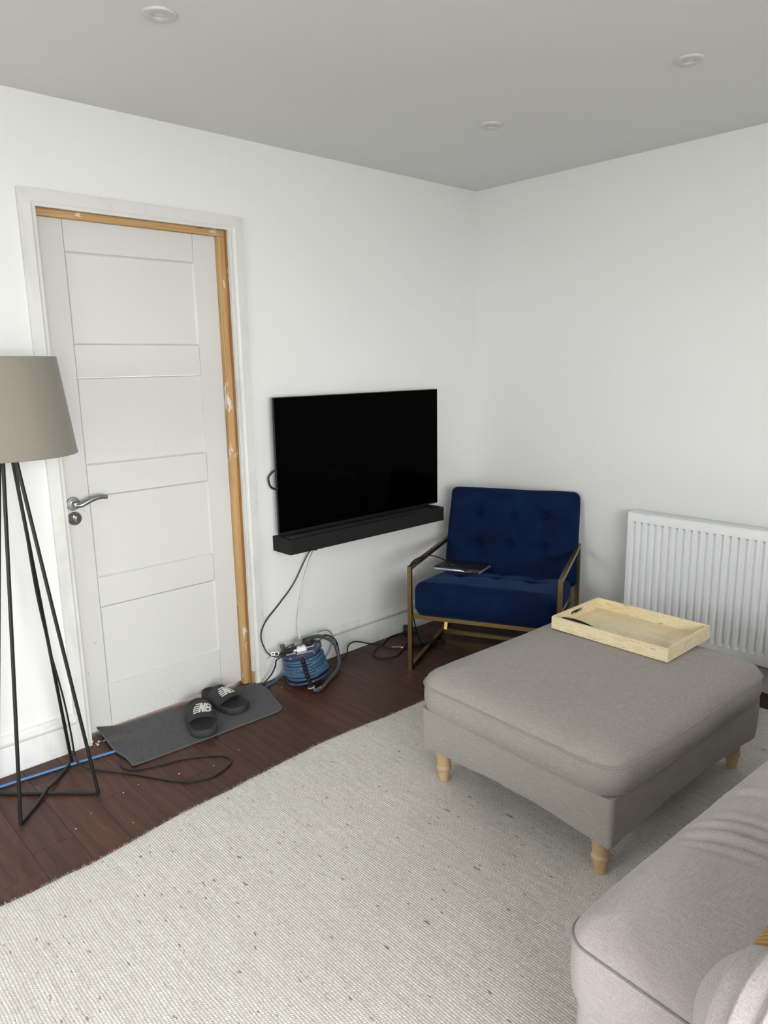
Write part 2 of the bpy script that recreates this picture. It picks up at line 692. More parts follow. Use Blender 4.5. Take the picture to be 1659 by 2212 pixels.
M = {}
M['wall'] = mat_wall('white_wall_paint', (0.80, 0.80, 0.785))
M['ceiling'] = mat_wall('white_ceiling_paint', (0.78, 0.78, 0.77))
M['gloss'] = mat_smudged('white_wood_paint', (0.75, 0.75, 0.75))
M['archi'] = mat_smudged('scuffed_white_wood_paint', (0.70, 0.695, 0.67))
M['door'] = mat_door()
M['pine'] = mat_pine('raw_pine', 'Z')
M['pine_x'] = mat_pine('raw_pine_head', 'X')
M['pine_old'] = mat_pine('older_pine', 'Z', 0.72)
M['floor'] = mat_floor()
M['subfloor'] = plain('subfloor', (0.02, 0.012, 0.009), 0.8)
M['rug'] = mat_rug()
M['fuzz'] = plain('wool_fuzz', (0.50, 0.46, 0.415), 0.95)
M['matgrey'] = mat_weave('grey_carpet', (0.055, 0.056, 0.059), 420, 0.45, bump=0.5)
M['binding'] = mat_weave('grey_binding', (0.085, 0.088, 0.092), 420, 0.3)
M['linen'] = mat_weave('taupe_linen', (0.245, 0.222, 0.185), 700, 0.07, bump=0.1)
M['linen_in'] = plain('shade_lining', (0.75, 0.73, 0.68), 0.8)
M['blackmetal'] = plain('black_powder_coat', (0.008, 0.008, 0.0085), 0.38, spec=0.45)
M['screen'] = NT('tv_screen').set((0.0006, 0.0006, 0.0010), 0.07, spec=0.02)
M['blackplastic'] = plain('black_plastic', (0.010, 0.010, 0.011), 0.45, spec=0.4)
M['barcloth'] = plain('soundbar_mesh', (0.012, 0.012, 0.013), 0.7, spec=0.25, scale=700, var=0.3, bump=0.3)
M['bargloss'] = plain('soundbar_top', (0.012, 0.012, 0.013), 0.28, spec=0.5, bump=0)
M['velvet'] = mat_velvet()
M['brass'] = mat_brass()
M['lid'] = plain('laptop_lid', (0.030, 0.032, 0.035), 0.42, metal=0.6)
M['silver'] = plain('silver_shell', (0.62, 0.63, 0.65), 0.35, metal=0.7)
M['ott'] = mat_weave('grey_brown_linen', (0.335, 0.302, 0.283), 650, 0.20, stain=0.25)
M['sofa'] = mat_weave('pale_grey_linen', (0.455, 0.413, 0.412), 650, 0.17, stain=0.08)
M['piping'] = mat_weave('linen_piping', (0.30, 0.272, 0.258), 650, 0.12)
M['pipingdk'] = mat_weave('dark_linen_piping', (0.26, 0.236, 0.238), 650, 0.12)
M['beech'] = plain('lacquered_beech', (0.52, 0.355, 0.205), 0.38, var=0.12, scale=14, bump=0.02)
M['rad'] = plain('radiator_enamel', (0.85, 0.86, 0.87), 0.32, spec=0.45, var=0.01)
M['raddark'] = plain('radiator_inside_shade', (0.03, 0.03, 0.03), 0.6)  # near-black colour stands in for the shade behind the grille bars
M['bone'] = mat_bone()
M['yellow'] = mat_rib('mustard_rib', (0.46, 0.285, 0.075))
M['reelblue'] = mat_splatter('navy_reel_plastic', (0.050, 0.060, 0.130), 0.4, 0.62)
M['cableblue'] = mat_splatter('blue_cable_pvc', (0.048, 0.115, 0.205), 0.42, 0.64)
M['cableclean'] = plain('clean_blue_cable', (0.045, 0.145, 0.33), 0.4)
M['tubegrey'] = mat_splatter('grey_reel_tube', (0.075, 0.085, 0.092), 0.4, 0.62)
M['socket'] = plain('grey_socket', (0.42, 0.42, 0.44), 0.5)
M['rubber'] = plain('black_cable_rubber', (0.009, 0.009, 0.010), 0.45)
M['whiteplastic'] = plain('white_plastic', (0.78, 0.78, 0.77), 0.35)
M['bezel'] = plain('downlight_bezel', (0.62, 0.61, 0.59), 0.4)
M['whitecable'] = plain('white_cable_pvc', (0.66, 0.67, 0.67), 0.4)
M['greycable'] = plain('grey_cable_pvc', (0.26, 0.26, 0.255), 0.45)
M['paper'] = plain('paper_tag', (0.80, 0.80, 0.79), 0.6)
M['remote'] = plain('remote_plastic', (0.004, 0.004, 0.0045), 0.6, spec=0.15)
M['ink'] = plain('black_print', (0.015, 0.015, 0.016), 0.6)
M['red'] = plain('red_print', (0.50, 0.045, 0.06), 0.5)
M['satin'] = plain('satin_nickel', (0.36, 0.36, 0.365), 0.36, metal=1.0)
M['chrome'] = plain('worn_chrome', (0.40, 0.375, 0.345), 0.18, metal=1.0)
M['slide'] = plain('slide_rubber', (0.036, 0.037, 0.040), 0.65, spec=0.25, var=0.25, scale=30)
M['footbed'] = plain('slide_footbed', (0.016, 0.0165, 0.019), 0.7, spec=0.2)
M['logo'] = plain('white_print', (0.74, 0.73, 0.70), 0.6)
M['upvc'] = plain('white_upvc', (0.80, 0.80, 0.80), 0.3)
M['glass'] = mat_glass()
M['ground'] = plain('patio_stone', (0.30, 0.29, 0.275), 0.85, scale=3)
M['crumb'] = plain('plaster_crumb', (0.66, 0.60, 0.54), 0.9)

# ------------------------------------------------------------------ setting: shell
WT = 0.14
DX0, DX1, DZ = -2.365, -1.600, 2.040      # clear opening inside the lining
LIN = 0.028
hx0, hx1, hz = DX0 - LIN, DX1 + LIN, DZ + LIN


def wall_hole(name, axis, const0, const1, a0, a1, z0, z1, hole, m, label):
    bm = B()
    h0, h1, hz0, hz1 = hole

    def bx(p0, p1, q0, q1):
        if p1 - p0 < 1e-4 or q1 - q0 < 1e-4: return
        if axis == 'x': box(bm, p0, p1, const0, const1, q0, q1)
        else: box(bm, const0, const1, p0, p1, q0, q1)
    bx(a0, h0, z0, z1)
    bx(h1, a1, z0, z1)
    bx(h0, h1, hz1, z1)
    bx(h0, h1, z0, hz0)
    return obj(name, bm, m, kind='structure', label=label, cat='wall', sharp=0)


wall_hole('wall_left', 'x', 0.0, WT, ROOM_X0 - WT, WT, 0, CEIL, (hx0, hx1, 0.0, hz), M['wall'],
          'white painted wall with the panelled door and the television')
obj('wall_right', box(B(), 0, WT, ROOM_Y0 - WT, 0, 0, CEIL), M['wall'], kind='structure', cat='wall', sharp=0,
    label='white painted wall behind the radiator and blue armchair')
wall_hole('wall_window', 'y', ROOM_X0 - WT, ROOM_X0, ROOM_Y0 - WT, 0, 0, CEIL, WIN1, M['wall'],
          'white painted wall with a small side window')
wall_hole('wall_back', 'x', ROOM_Y0 - WT, ROOM_Y0, ROOM_X0, 0, 0, CEIL, WIN2, M['wall'],
          'white painted wall behind the viewer with the glazed patio doors')
obj('ceiling', box(B(), ROOM_X0 - WT, WT, ROOM_Y0 - WT, WT, CEIL, CEIL + 0.1), M['ceiling'], kind='structure',
    cat='ceiling', sharp=0, label='flat white ceiling with three recessed downlights')
obj('wall_hall', box(B(), -2.9, -1.1, 0.9, 0.95, 0, CEIL), M['wall'], kind='structure', cat='wall', sharp=0,
    label='plain wall of the hall behind the closed door')
bxo('ground_outside', (-16, 6, -16, 6, -0.5, -0.15), M['ground'], kind='structure', cat='ground', sharp=0,
    label='grey stone patio outside the room')

# floor: planks run along y, 129.7 mm wide
fl = obj('floor', box(B(), ROOM_X0, 0.0, ROOM_Y0, 1.0, -0.05, -0.013), M['subfloor'], kind='structure', cat='floor', sharp=0,
         label='dark brown oak plank floor')
PW = 0.1297
known = {10: -0.417, 11: -0.16, 13: -0.656, -1: -0.287, 1: -0.545}
plank_mesh = {}


def plank(x0, x1, y0, y1):
    key = (round(x1 - x0, 4), round(y1 - y0, 3))
    if key not in plank_mesh:
        bm = B()
        hw, hl = (x1 - x0) / 2 - 0.0004, (y1 - y0) / 2 - 0.0004
        c = 0.0007
        lo = [bm.verts.new((sx * hw, sy * hl, -0.012)) for sx, sy in ((-1, -1), (1, -1), (1, 1), (-1, 1))]
        mid = [bm.verts.new((sx * hw, sy * hl, -c)) for sx, sy in ((-1, -1), (1, -1), (1, 1), (-1, 1))]
        tp = [bm.verts.new((sx * (hw - c), sy * (hl - c), 0)) for sx, sy in ((-1, -1), (1, -1), (1, 1), (-1, 1))]
        for a, b in ((lo, mid), (mid, tp)):
            for i in range(4):
                bm.faces.new((a[i], a[(i + 1) % 4], b[(i + 1) % 4], b[i]))
        bm.faces.new(tp)
        bm.faces.new(lo[::-1])
        me = D.meshes.new('plank')
        bm.to_mesh(me)
        bm.free()
        me.materials.append(M['floor'])
        plank_mesh[key] = me
    o = link(D.objects.new('plank', plank_mesh[key]))
    o.location = ((x0 + x1) / 2, (y0 + y1) / 2, 0)
    o.parent = fl


k = -9
while True:
    x1 = -1.08 - PW * k
    x0 = x1 - PW
    if x1 <= ROOM_X0: break
    k += 1
    if x0 >= 0: continue
    a, b = max(x0, ROOM_X0), min(x1, 0.0)
    if b - a < 0.01: continue
    kk = k - 1
    first = known.get(kk, -random.choice([0.28, 0.55, 0.82, 1.1, 1.3]) + 0.02 * (kk % 3))
    cuts = [0.10, first]
    while cuts[-1] > ROOM_Y0:
        cuts.append(max(ROOM_Y0, round(cuts[-1] - random.choice([0.9, 1.2, 1.45]), 3)))
    for c0, c1 in zip(cuts, cuts[1:]):
        if c0 - c1 > 0.02: plank(a, b, c1, c0)

# skirting boards
SK = [(0, 0), (0.018, 0), (0.018, 0.104), (0.0165, 0.108), (0.0165, 0.112), (0.021, 0.116), (0.0235, 0.122), (0.0235, 0.129),
      (0.021, 0.135), (0.016, 0.138), (0.0125, 0.141), (0.0105, 0.147), (0.008, 0.151), (0, 0.153)]
AX0, AX1 = -2.421, -1.531                 # outer architrave edges
bl = empty('baseboard_left', (0, 0, 0), kind='structure', label='white moulded skirting board along the television wall', cat='skirting')
obj('board', extrude_profile(B(), SK, (ROOM_X0, 0, 0), (AX0 + 0.001, 0, 0), (0, -1, 0)), M['gloss'], bl, sharp=50)
obj('board', extrude_profile(B(), SK, (AX1 - 0.001, 0, 0), (0, 0, 0), (0, -1, 0)), M['gloss'], bl, sharp=50)
obj('baseboard_right', extrude_profile(B(), SK, (0, 0, 0), (0, ROOM_Y0, 0), (-1, 0, 0)), M['gloss'], kind='structure', sharp=50,
    label='white moulded skirting board under the radiator', cat='skirting')

# architrave: mitred, stepped section
tr = empty('trim_1', (0, 0, 0), kind='structure', label='scuffed white architrave around the door', cat='trim')
AP = [(0.0, 0.0), (0.0, 0.016), (0.040, 0.018), (0.047, 0.014), (0.056, 0.013), (0.056, 0.0)]     # (inwards, out)
ZT = 2.088


def archi(side):
    bm = B()
    rings = []
    for end in (0, 1):
        rg = []
        for i_, o_ in AP:
            if side == 'L':
                p = (AX0 + i_, -o_, 0.0 if end == 0 else ZT - i_)
            elif side == 'R':
                p = (AX1 - i_, -o_, 0.0 if end == 0 else ZT - i_)
            else:
                p = (AX0 + i_ if end == 0 else AX1 - i_, -o_, ZT - i_)
            rg.append(bm.verts.new(p))
        rings.append(rg)
    n = len(AP)
    for i in range(n):
        bm.faces.new((rings[0][i], rings[0][(i + 1) % n], rings[1][(i + 1) % n], rings[1][i]))
    bm.faces.new(rings[0][::-1])
    bm.faces.new(rings[1])
    obj('architrave', bm, M['archi'], tr, sharp=20)


for s_ in 'LRT': archi(s_)

# lining and stops in bare pine; a white painted lip at the front
tl = empty('trim_2', (0, 0, 0), kind='structure', label='bare pine door lining with splashes of white paint', cat='trim')
SY = 0.024        # front of the stop
DY = 0.052        # face of the door leaf
bxo('jamb', (hx0 + 0.001, DX0, 0.001, WT - 0.001, 0, DZ), M['pine_old'], tl)
bxo('jamb', (DX1, hx1 - 0.001, 0.001, WT - 0.001, 0, DZ), M['pine_old'], tl)
bxo('head', (hx0 + 0.001, hx1 - 0.001, 0.001, WT - 0.001, DZ, hz - 0.001), M['pine_x'], tl)
ST = 0.031
bxo('stop', (DX1 - ST, DX1 - 0.0002, SY, DY - 0.001, 0.004, DZ - 0.030), M['pine'], tl, bev=0.0015)
bxo('stop', (DX0 + 0.0002, DX0 + 0.012, SY, DY - 0.001, 0.004, DZ - 0.030), M['pine'], tl, bev=0.0015)
bxo('stop', (DX0 + 0.0002, DX1 - 0.0002, SY, DY - 0.001, DZ - 0.030, DZ - 0.0002), M['pine_x'], tl, bev=0.0015)
bxo('lip', (DX1 - 0.0008, DX1 + 0.012, -0.0125, 0.003, 0.07, DZ), M['archi'], tl)
bxo('lip', (DX0 - 0.012, DX0 + 0.0008, -0.0125, 0.003, 0.0, DZ), M['archi'], tl)
bxo('lip', (DX0, DX1, -0.0125, 0.003, DZ - 0.0008, DZ + 0.012), M['archi'], tl)

# door leaf
dr = empty('door_1', (0, 0, 0), kind='structure', label='white four-panel door with lever handle', cat='door')
LX0, LX1, LZ0, LZ1, DT = -2.362, -1.603, 0.014, 2.034, 0.038
PX0, PX1 = -2.255, -1.734
PZ = [(1.899, 1.567), (1.443, 1.110), (0.987, 0.657), (0.534, 0.200)]
g_ = 0.0006
for x0, x1 in ((LX0, PX0 - g_), (PX1 + g_, LX1)):
    bxo('stile', (x0, x1, DY, DY + DT, LZ0, LZ1), M['door'], dr, bev=0.0014, seg=1)
zs = [LZ1] + [z for pr in PZ for z in pr] + [LZ0]
for i in range(5):
    bxo('rail', (PX0 + g_, PX1 - g_, DY, DY + DT, zs[2 * i + 1] + g_, zs[2 * i] - (g_ if i else 0)), M['door'], dr, bev=0.0014, seg=1)
for zt, zb in PZ:
    bm = B()
    y0 = DY + 0.0075
    # sloping bead round a flat panel
    vo = [bm.verts.new(p) for p in ((PX0, DY + 0.0015, zb), (PX1, DY + 0.0015, zb), (PX1, DY + 0.0015, zt), (PX0, DY + 0.0015, zt))]
    i_ = 0.006
    vi = [bm.verts.new(p) for p in ((PX0 + i_, y0, zb + i_), (PX1 - i_, y0, zb + i_), (PX1 - i_, y0, zt - i_), (PX0 + i_, y0, zt - i_))]
    bk = [bm.verts.new((v.co.x, DY + DT - 0.004, v.co.z)) for v in vo]
    for a_, b_ in ((vo, vi), (bk, vo)):
        for q in range(4):
            bm.faces.new((a_[q], a_[(q + 1) % 4], b_[(q + 1) % 4], b_[q]))
    bm.faces.new(vi)
    bm.faces.new(bk[::-1])
    obj('panel', bm, M['door'], dr, sharp=15)
RY = Matrix.Rotation(PI / 2, 4, 'X')      # lathe axis z -> -y


def at_y(x, z, y=DY):
    return Matrix.Translation((x, y, z)) @ RY


hd = obj('handle', lathe(B(), [(0, 0), (0.0265, 0), (0.0268, 0.004), (0.025, 0.009), (0.015, 0.0095), (0.0145, 0.012), (0.0105, 0.0125),
                               (0.0095, 0.03), (0.0095, 0.044), (0, 0.046)], 28, at_y(-2.320, 0.969)), M['satin'], dr,
         label='satin nickel lever handle')
lv = catmull([(-2.320, DY - 0.040, 0.966), (-2.308, DY - 0.047, 0.967), (-2.290, DY - 0.049, 0.974), (-2.262, DY - 0.050, 0.985),
              (-2.232, DY - 0.050, 0.990), (-2.205, DY - 0.048, 0.986)], 6)
obj('lever', tube(B(), lv, lambda t: 0.0085 + 0.0022 * math.sin(PI * min(1, t * 1.05)), 12), M['satin'], hd)
tt = obj('thumb_turn', lathe(B(), [(0, 0), (0.0265, 0), (0.0268, 0.005), (0.0245, 0.009), (0.019, 0.0095), (0, 0.0095)], 28, at_y(-2.320, 0.911)),
         M['chrome'], dr, label='worn chrome bathroom turn plate')
obj('turn', box(B(), -2.3235, -2.3165, DY - 0.024, DY - 0.0093, 0.899, 0.923, bev=0.0015), M['chrome'], tt)

# glazed patio doors and back window (out of frame, they let the daylight in)
def window(name, plane, a0, a1, z0, z1, n, label):
    wn = empty(name, (0, 0, 0), kind='structure', label=label, cat='window')
    c0, c1 = plane - 0.11, plane - 0.05

    def put(nm, p0, p1, q0, q1, m, t0=c0, t1=c1):
        d = (t0, t1, p0, p1, q0, q1) if name.endswith('1') else (p0, p1, t0, t1, q0, q1)
        bxo(nm, d, m, wn)
    f = 0.06
    put('frame', a0, a0 + f, z0, z1, M['upvc'])
    put('frame', a1 - f, a1, z0, z1, M['upvc'])
    put('frame', a0 + f, a1 - f, z0, z0 + f, M['upvc'])
    put('frame', a0 + f, a1 - f, z1 - f, z1, M['upvc'])
    wd = (a1 - a0 - 2 * f) / n
    for i in range(n):
        s0 = a0 + f + i * wd
        put('pane', s0 + 0.02, s0 + wd - 0.02, z0 + f, z1 - f, M['glass'], c0 + 0.026, c0 + 0.030)
        if i: put('mullion', s0 - 0.02, s0 + 0.02, z0 + f, z1 - f, M['upvc'])


window('window_1', ROOM_X0, *WIN1, 2, 'white framed casement window')
window('window_2', ROOM_Y0, *WIN2, 3, 'white framed glazed patio doors')

# ------------------------------------------------------------------ downlights
for (x, y), lb in (((-2.262, -0.80), 'white recessed downlight in the ceiling above the door'),
                   ((-0.844, -0.786), 'white recessed downlight in the ceiling nearest the room corner'),
                   ((-0.869, -1.60), 'white recessed downlight in the ceiling furthest right')):
    o = empty('downlight', (x, y, CEIL), label=lb, cat='downlight', group='recessed downlights in the ceiling')
    obj('bezel', lathe(B(), [(0.0445, 0), (0.0445, -0.003), (0.043, -0.0058), (0.038, -0.0068), (0.0215, -0.0068), (0.0195, -0.0055),
                             (0.0185, -0.001), (0.0185, 0)], 40), M['bezel'], o)
    obj('lens', lathe(B(), [(0.0185, -0.0008), (0.012, -0.0022), (0, -0.0028)], 28), M['whiteplastic'], o)

# ------------------------------------------------------------------ rug
def edge_y(x):
    pts = [(-3.6, -0.742), (-2.9, -0.731), (-2.7, -0.732), (-2.25, -0.690), (-1.7, -0.664), (-1.2, -0.692), (-0.19, -0.70)]
    for (xa, ya), (xb, yb) in zip(pts, pts[1:]):
        if x <= xb:
            t = (x - xa) / (xb - xa)
            t = t * t * (3 - 2 * t)
            return ya + (yb - ya) * t + 0.004 * noise.noise((x * 9, 0, 0)) + 0.0025 * noise.noise((x * 60, 3, 0))
    return pts[-1][1]


RX0, RX1, RYB, RT = -3.62, -0.19, -2.85, 0.011
bm = B()
nx, ny = 420, 60
gr = []
for i in range(nx + 1):
    x = RX0 + (RX1 - RX0) * i / nx
    y0 = edge_y(x)
    xx = min(x, RX1 - 0.0)
    col = []
    for j in range(ny + 1):
        t = (j / ny) ** 1.5
        y = y0 + (RYB - y0) * t
        ex = 0.006 * noise.noise((7.1, y * 7, 0)) + 0.003 * noise.noise((3.3, y * 40, 0)) if i == nx else 0
        d = min(y0 - y, RX1 - x, 0.02) / 0.02
        z = RT * math.sqrt(max(0.0, 1 - (1 - d) ** 2)) + 0.0012 * noise.noise((x * 5, y * 5, 0)) + 0.001
        col.append(bm.verts.new((x + ex, y, max(z, 0.0012))))
    gr.append(col)
for i in range(nx):
    for j in range(ny):
        bm.faces.new((gr[i][j], gr[i][j + 1], gr[i + 1][j + 1], gr[i + 1][j]))
be = [e for e in bm.edges if e.is_boundary]
r_ = bmesh.ops.extrude_edge_only(bm, edges=be)
for v in [g for g in r_['geom'] if isinstance(g, bmesh.types.BMVert)]:
    v.co.z = 0.0003
rug = obj('rug', bm, M['rug'], sharp=0, label='large cream woven wool rug with dark flecks on the floor', cat='rug')
for p_ in rug.data.polygons: p_.use_smooth = True
bm = B()
for i in range(2400):
    if random.random() < 0.8:
        x = random.uniform(RX0 + 0.4, RX1)
        y = edge_y(x)
        dx, dy = random.gauss(0, 0.5), random.uniform(0.2, 1)
    else:
        y = random.uniform(-2.2, -0.75)
        x = RX1
        dx, dy = random.uniform(0.2, 1), random.gauss(0, 0.5)
    L = random.choice([0.004, 0.005, 0.006, 0.009, 0.013])
    d = Vector((dx, dy, 0)).normalized()
    s = Vector((-d.y, d.x, 0)) * 0.00030
    p0 = Vector((x, y, random.uniform(0.002, 0.010))) - d * 0.004
    p1 = p0 + d * L * 0.6 + Vector((0, 0, random.uniform(0, 0.005)))
    p2 = p0 + d * L + s * random.uniform(-6, 6) - Vector((0, 0, random.uniform(0, 0.004)))
    if p2.z < 0.001: p2.z = 0.001
    v = [bm.verts.new(q) for q in (p0 - s, p0 + s, p1 + s, p1 - s, p2)]
    bm.faces.new(v[:4])
    bm.faces.new((v[3], v[2], v[4]))
obj('fringe_fuzz', bm, M['fuzz'], rug, sharp=0, kind='stuff')

# ------------------------------------------------------------------ floor lamp
LC = Vector((-2.613, -0.244, 0))
lamp = empty('floor_lamp', LC, label='black wire floor lamp with taupe drum shade beside the door', cat='lamp')
feet = [Vector((-2.743, -0.371, 0.0065)), Vector((-2.480, -0.102, 0.0065)), Vector((-2.489, -0.377, 0.0065)), Vector((-2.745, -0.128, 0.0065))]
TOPZ = 1.30
axis_top = Vector((-2.613, -0.244, TOPZ))
for i, f in enumerate(feet):
    d = (Vector((f.x, f.y, 0)) - Vector((LC.x, LC.y, 0))).normalized()
    tp = axis_top + d * 0.014
    opp = feet[[1, 0, 3, 2][i]]
    mid = (f + opp) / 2
    low = f + (mid - f) * 0.06
    c0 = f + Vector((0, 0, 0.014)) + (tp - f).normalized() * 0.02
    pts = [tp, tp + (f - tp) * 0.5, c0 + (tp - f).normalized() * 0.03, f + Vector((0, 0, 0.010)), f + (mid - f) * 0.07]
    zc = 0.010 if i < 2 else 0.0
    pts += [f + (mid - f) * 0.55, f + (mid - f) * 0.88 + Vector((0, 0, zc * 0.6)), mid + Vector((0, 0, zc))]
    sm = [pts[0], pts[1]] + catmull(pts[1:], 6)[1:]
    obj('leg', tube(B(), sm, 0.0062, 10), M['blackmetal'], lamp, world=True)
obj('lamp_holder', lathe(B(), [(0, TOPZ - 0.03), (0.024, TOPZ - 0.03), (0.024, TOPZ + 0.02), (0.018, TOPZ + 0.024), (0.018, TOPZ + 0.07), (0, TOPZ + 0.07)], 20),
    M['blackmetal'], lamp)
bm = B()
SB, STZ, RB_, RT_ = 1.207, 1.517, 0.2115, 0.1757
lathe(bm, [(RB_, SB), (RT_, STZ), (RT_ - 0.003, STZ), (RB_ - 0.003, SB), (RB_, SB)], 64)
bmesh.ops.remove_doubles(bm, verts=bm.verts[:], dist=1e-5)
sh = obj('lamp_shade', bm, M['linen'], lamp, sharp=50)
for zz, rr in ((SB + 0.0015, RB_ - 0.001), (STZ - 0.0015, RT_ - 0.001)):
    ring = [(rr * math.cos(a * PI / 32), rr * math.sin(a * PI / 32), zz) for a in range(64)]
    obj('shade_rim', tube(B(), ring, 0.0021, 6, closed=True), M['linen'], sh)
bm = B()
for a in range(3):
    an = a * 2 * PI / 3 + 0.4
    bar(bm, (0.02 * math.cos(an), 0.02 * math.sin(an), TOPZ + 0.065), ((RB_ - 0.03) * math.cos(an), (RB_ - 0.03) * math.sin(an), TOPZ + 0.065), 0.004, 0.004)
obj('shade_spider', bm, M['blackmetal'], lamp)
# flex tied to the rear leg and looping over the floor
f = feet[1]
tp = axis_top + Vector((0.01, 0.01, 0))
al = (tp - f)
pts = [f + al * 0.93 + Vector((0.004, -0.012, 0)), f + al * 0.72 + Vector((-0.006, -0.013, 0)), f + al * 0.55 + Vector((-0.010, -0.012, 0)), f + al * 0.40 + Vector((-0.004, -0.012, 0)),
       f + al * 0.22 + Vector((0.012, -0.010, 0)), f + al * 0.10 + Vector((0.014, -0.013, 0)), f + al * 0.03 + Vector((0.012, -0.016, 0)),
       (-2.466, -0.142, 0.012), (-2.442, -0.208, 0.006), (-2.343, -0.349, 0.004), (-2.255, -0.501, 0.004), (-2.205, -0.546, 0.004),
       (-2.143, -0.569, 0.004), (-2.073, -0.551, 0.004), (-2.035, -0.521, 0.004), (-2.034, -0.479, 0.004), (-2.067, -0.438, 0.004),
       (-2.155, -0.383, 0.004), (-2.254, -0.353, 0.004), (-2.325, -0.322, 0.004), (-2.353, -0.275, 0.004), (-2.345, -0.235, 0.005), (-2.334, -0.205, 0.005)]
cord = obj('lamp_cord', tube(B(), catmull(pts, 8), 0.0034, 8), M['rubber'],
           label='thin black lamp flex looping over the floorboards in front of the grey mat', cat='cable')
obj('cable_tie', tube(B(), [(f.x + 0.012 * math.cos(a) + 0.004, f.y + 0.016 * math.sin(a) - 0.006, 0.045) for a in [i * PI / 8 for i in range(16)]], 0.0022, 6, closed=True),
    M['rubber'], cord)

# ------------------------------------------------------------------ television and soundbar
tv = empty('television', (-0.915, -0.06, 0.71), label='large black flat-screen television, switched off, on the wall', cat='television')
TX0, TX1, TZ0, TZ1, TY = -1.451, -0.379, 0.709, 1.337, -0.060
obj('panel', box(B(), TX0, TX1, TY, TY + 0.011, TZ0, TZ1, bev=0.0015), M['blackplastic'], tv, world=True)
obj('screen', box(B(), TX0 + 0.0035, TX1 - 0.0035, TY - 0.0012, TY + 0.001, TZ0 + 0.010, TZ1 - 0.0035), M['screen'], tv, world=True, label='glossy black screen')
obj('rear_housing', box(B(), TX0 + 0.10, TX1 - 0.10, TY + 0.011, -0.018, TZ0 + 0.01, TZ1 - 0.25, bev=0.006), M['blackplastic'], tv, world=True)
obj('wall_bracket', box(B(), -1.12, -0.70, -0.0185, -0.0005, 0.85, 1.05), M['blackmetal'], tv, world=True)
obj('television_cable', tube(B(), catmull([(-1.34, -0.032, 1.015), (-1.42, -0.028, 1.012), (-1.462, -0.022, 0.985), (-1.466, -0.020, 0.955), (-1.45, -0.022, 0.925), (-1.40, -0.030, 0.912), (-1.34, -0.034, 0.918)], 8), 0.0045, 8),
    M['rubber'], label='short loop of black cable sticking out behind the television', cat='cable')

sb = empty('soundbar', (-0.925, -0.075, 0.625), label='long black soundbar on the wall under the television', cat='soundbar')
SX0, SX1, SY0, SY1, SZ0, SZ1 = -1.449, -0.402, -0.140, -0.003, 0.627, 0.697
bm = B()
c = 0.010
prof = [(SX0, SY1), (SX0, SY0 + c), (SX0 + c * 0.5, SY0), (SX1 - c * 1.4, SY0), (SX1, SY0 + c * 1.4), (SX1, SY1)]
lo = [bm.verts.new((x, y, SZ0)) for x, y in prof]
hi = [bm.verts.new((x, y, SZ1)) for x, y in prof]
inn = [(SX0 + 0.022, SY1 - 0.006), (SX0 + 0.022, SY0 + 0.016), (SX0 + 0.024, SY0 + 0.014), (SX1 - 0.026, SY0 + 0.014), (SX1 - 0.024, SY0 + 0.016), (SX1 - 0.024, SY1 - 0.006)]
hin = [bm.verts.new((x, y, SZ1)) for x, y in inn]
dn = [bm.verts.new((x, y, SZ1 - 0.014)) for x, y in inn]
n = len(prof)
for a_, b_ in ((lo, hi), (hi, hin), (hin, dn)):
    for i in range(n):
        bm.faces.new((a_[i], a_[(i + 1) % n], b_[(i + 1) % n], b_[i]))
bm.faces.new(lo[::-1])
bm.faces.new(dn)
bmesh.ops.bevel(bm, geom=[e for e in bm.edges if len(e.link_faces) == 2 and e.calc_face_angle(0) > 0.5], offset=0.0022, segments=2, affect='EDGES')
obj('body', bm, M['barcloth'], sb, world=True, sharp=30)
obj('top_panel', box(B(), SX0 + 0.024, SX1 - 0.026, SY0 + 0.016, SY1 - 0.008, SZ1 - 0.0138, SZ1 - 0.010), M['bargloss'], sb, world=True)
for x in (-1.15, -0.70):
    obj('foot', box(B(), x - 0.012, x + 0.012, SY0 + 0.02, SY0 + 0.045, SZ0 - 0.004, SZ0 + 0.001, bev=0.001), M['blackplastic'], sb, world=True)
    obj('wall_bracket', box(B(), x - 0.02, x + 0.02, SY1 - 0.001, -0.0003, SZ0 + 0.01, SZ0 + 0.05), M['blackmetal'], sb, world=True)

# ------------------------------------------------------------------ grey door mat
mat_e = empty('door_mat', (-1.95, -0.14, 0), label='dark grey carpet mat with a curled corner in front of the door', cat='mat')
A0, A1, A2, A3 = Vector((-2.322, -0.292, 0)), Vector((-1.650, -0.318, 0)), Vector((-1.557, 0.002, 0)), Vector((-2.322, 0.046, 0))
MT = 0.006


def mat_pt(s, t):
    p = (A0 * (1 - s) + A1 * s) * (1 - t) + (A3 * (1 - s) + A2 * s) * t
    l = max(0, 1 - s / 0.22)
    l = l * l
    z = l * (0.014 * math.exp(-((t - 0.62) / 0.16) ** 2) + 0.026 * max(0, t - 0.75) / 0.25 + 0.004)
    p.z = z
    p.x += 0.006 * l * math.sin(t * 9)
    rc = 0.05
    return p


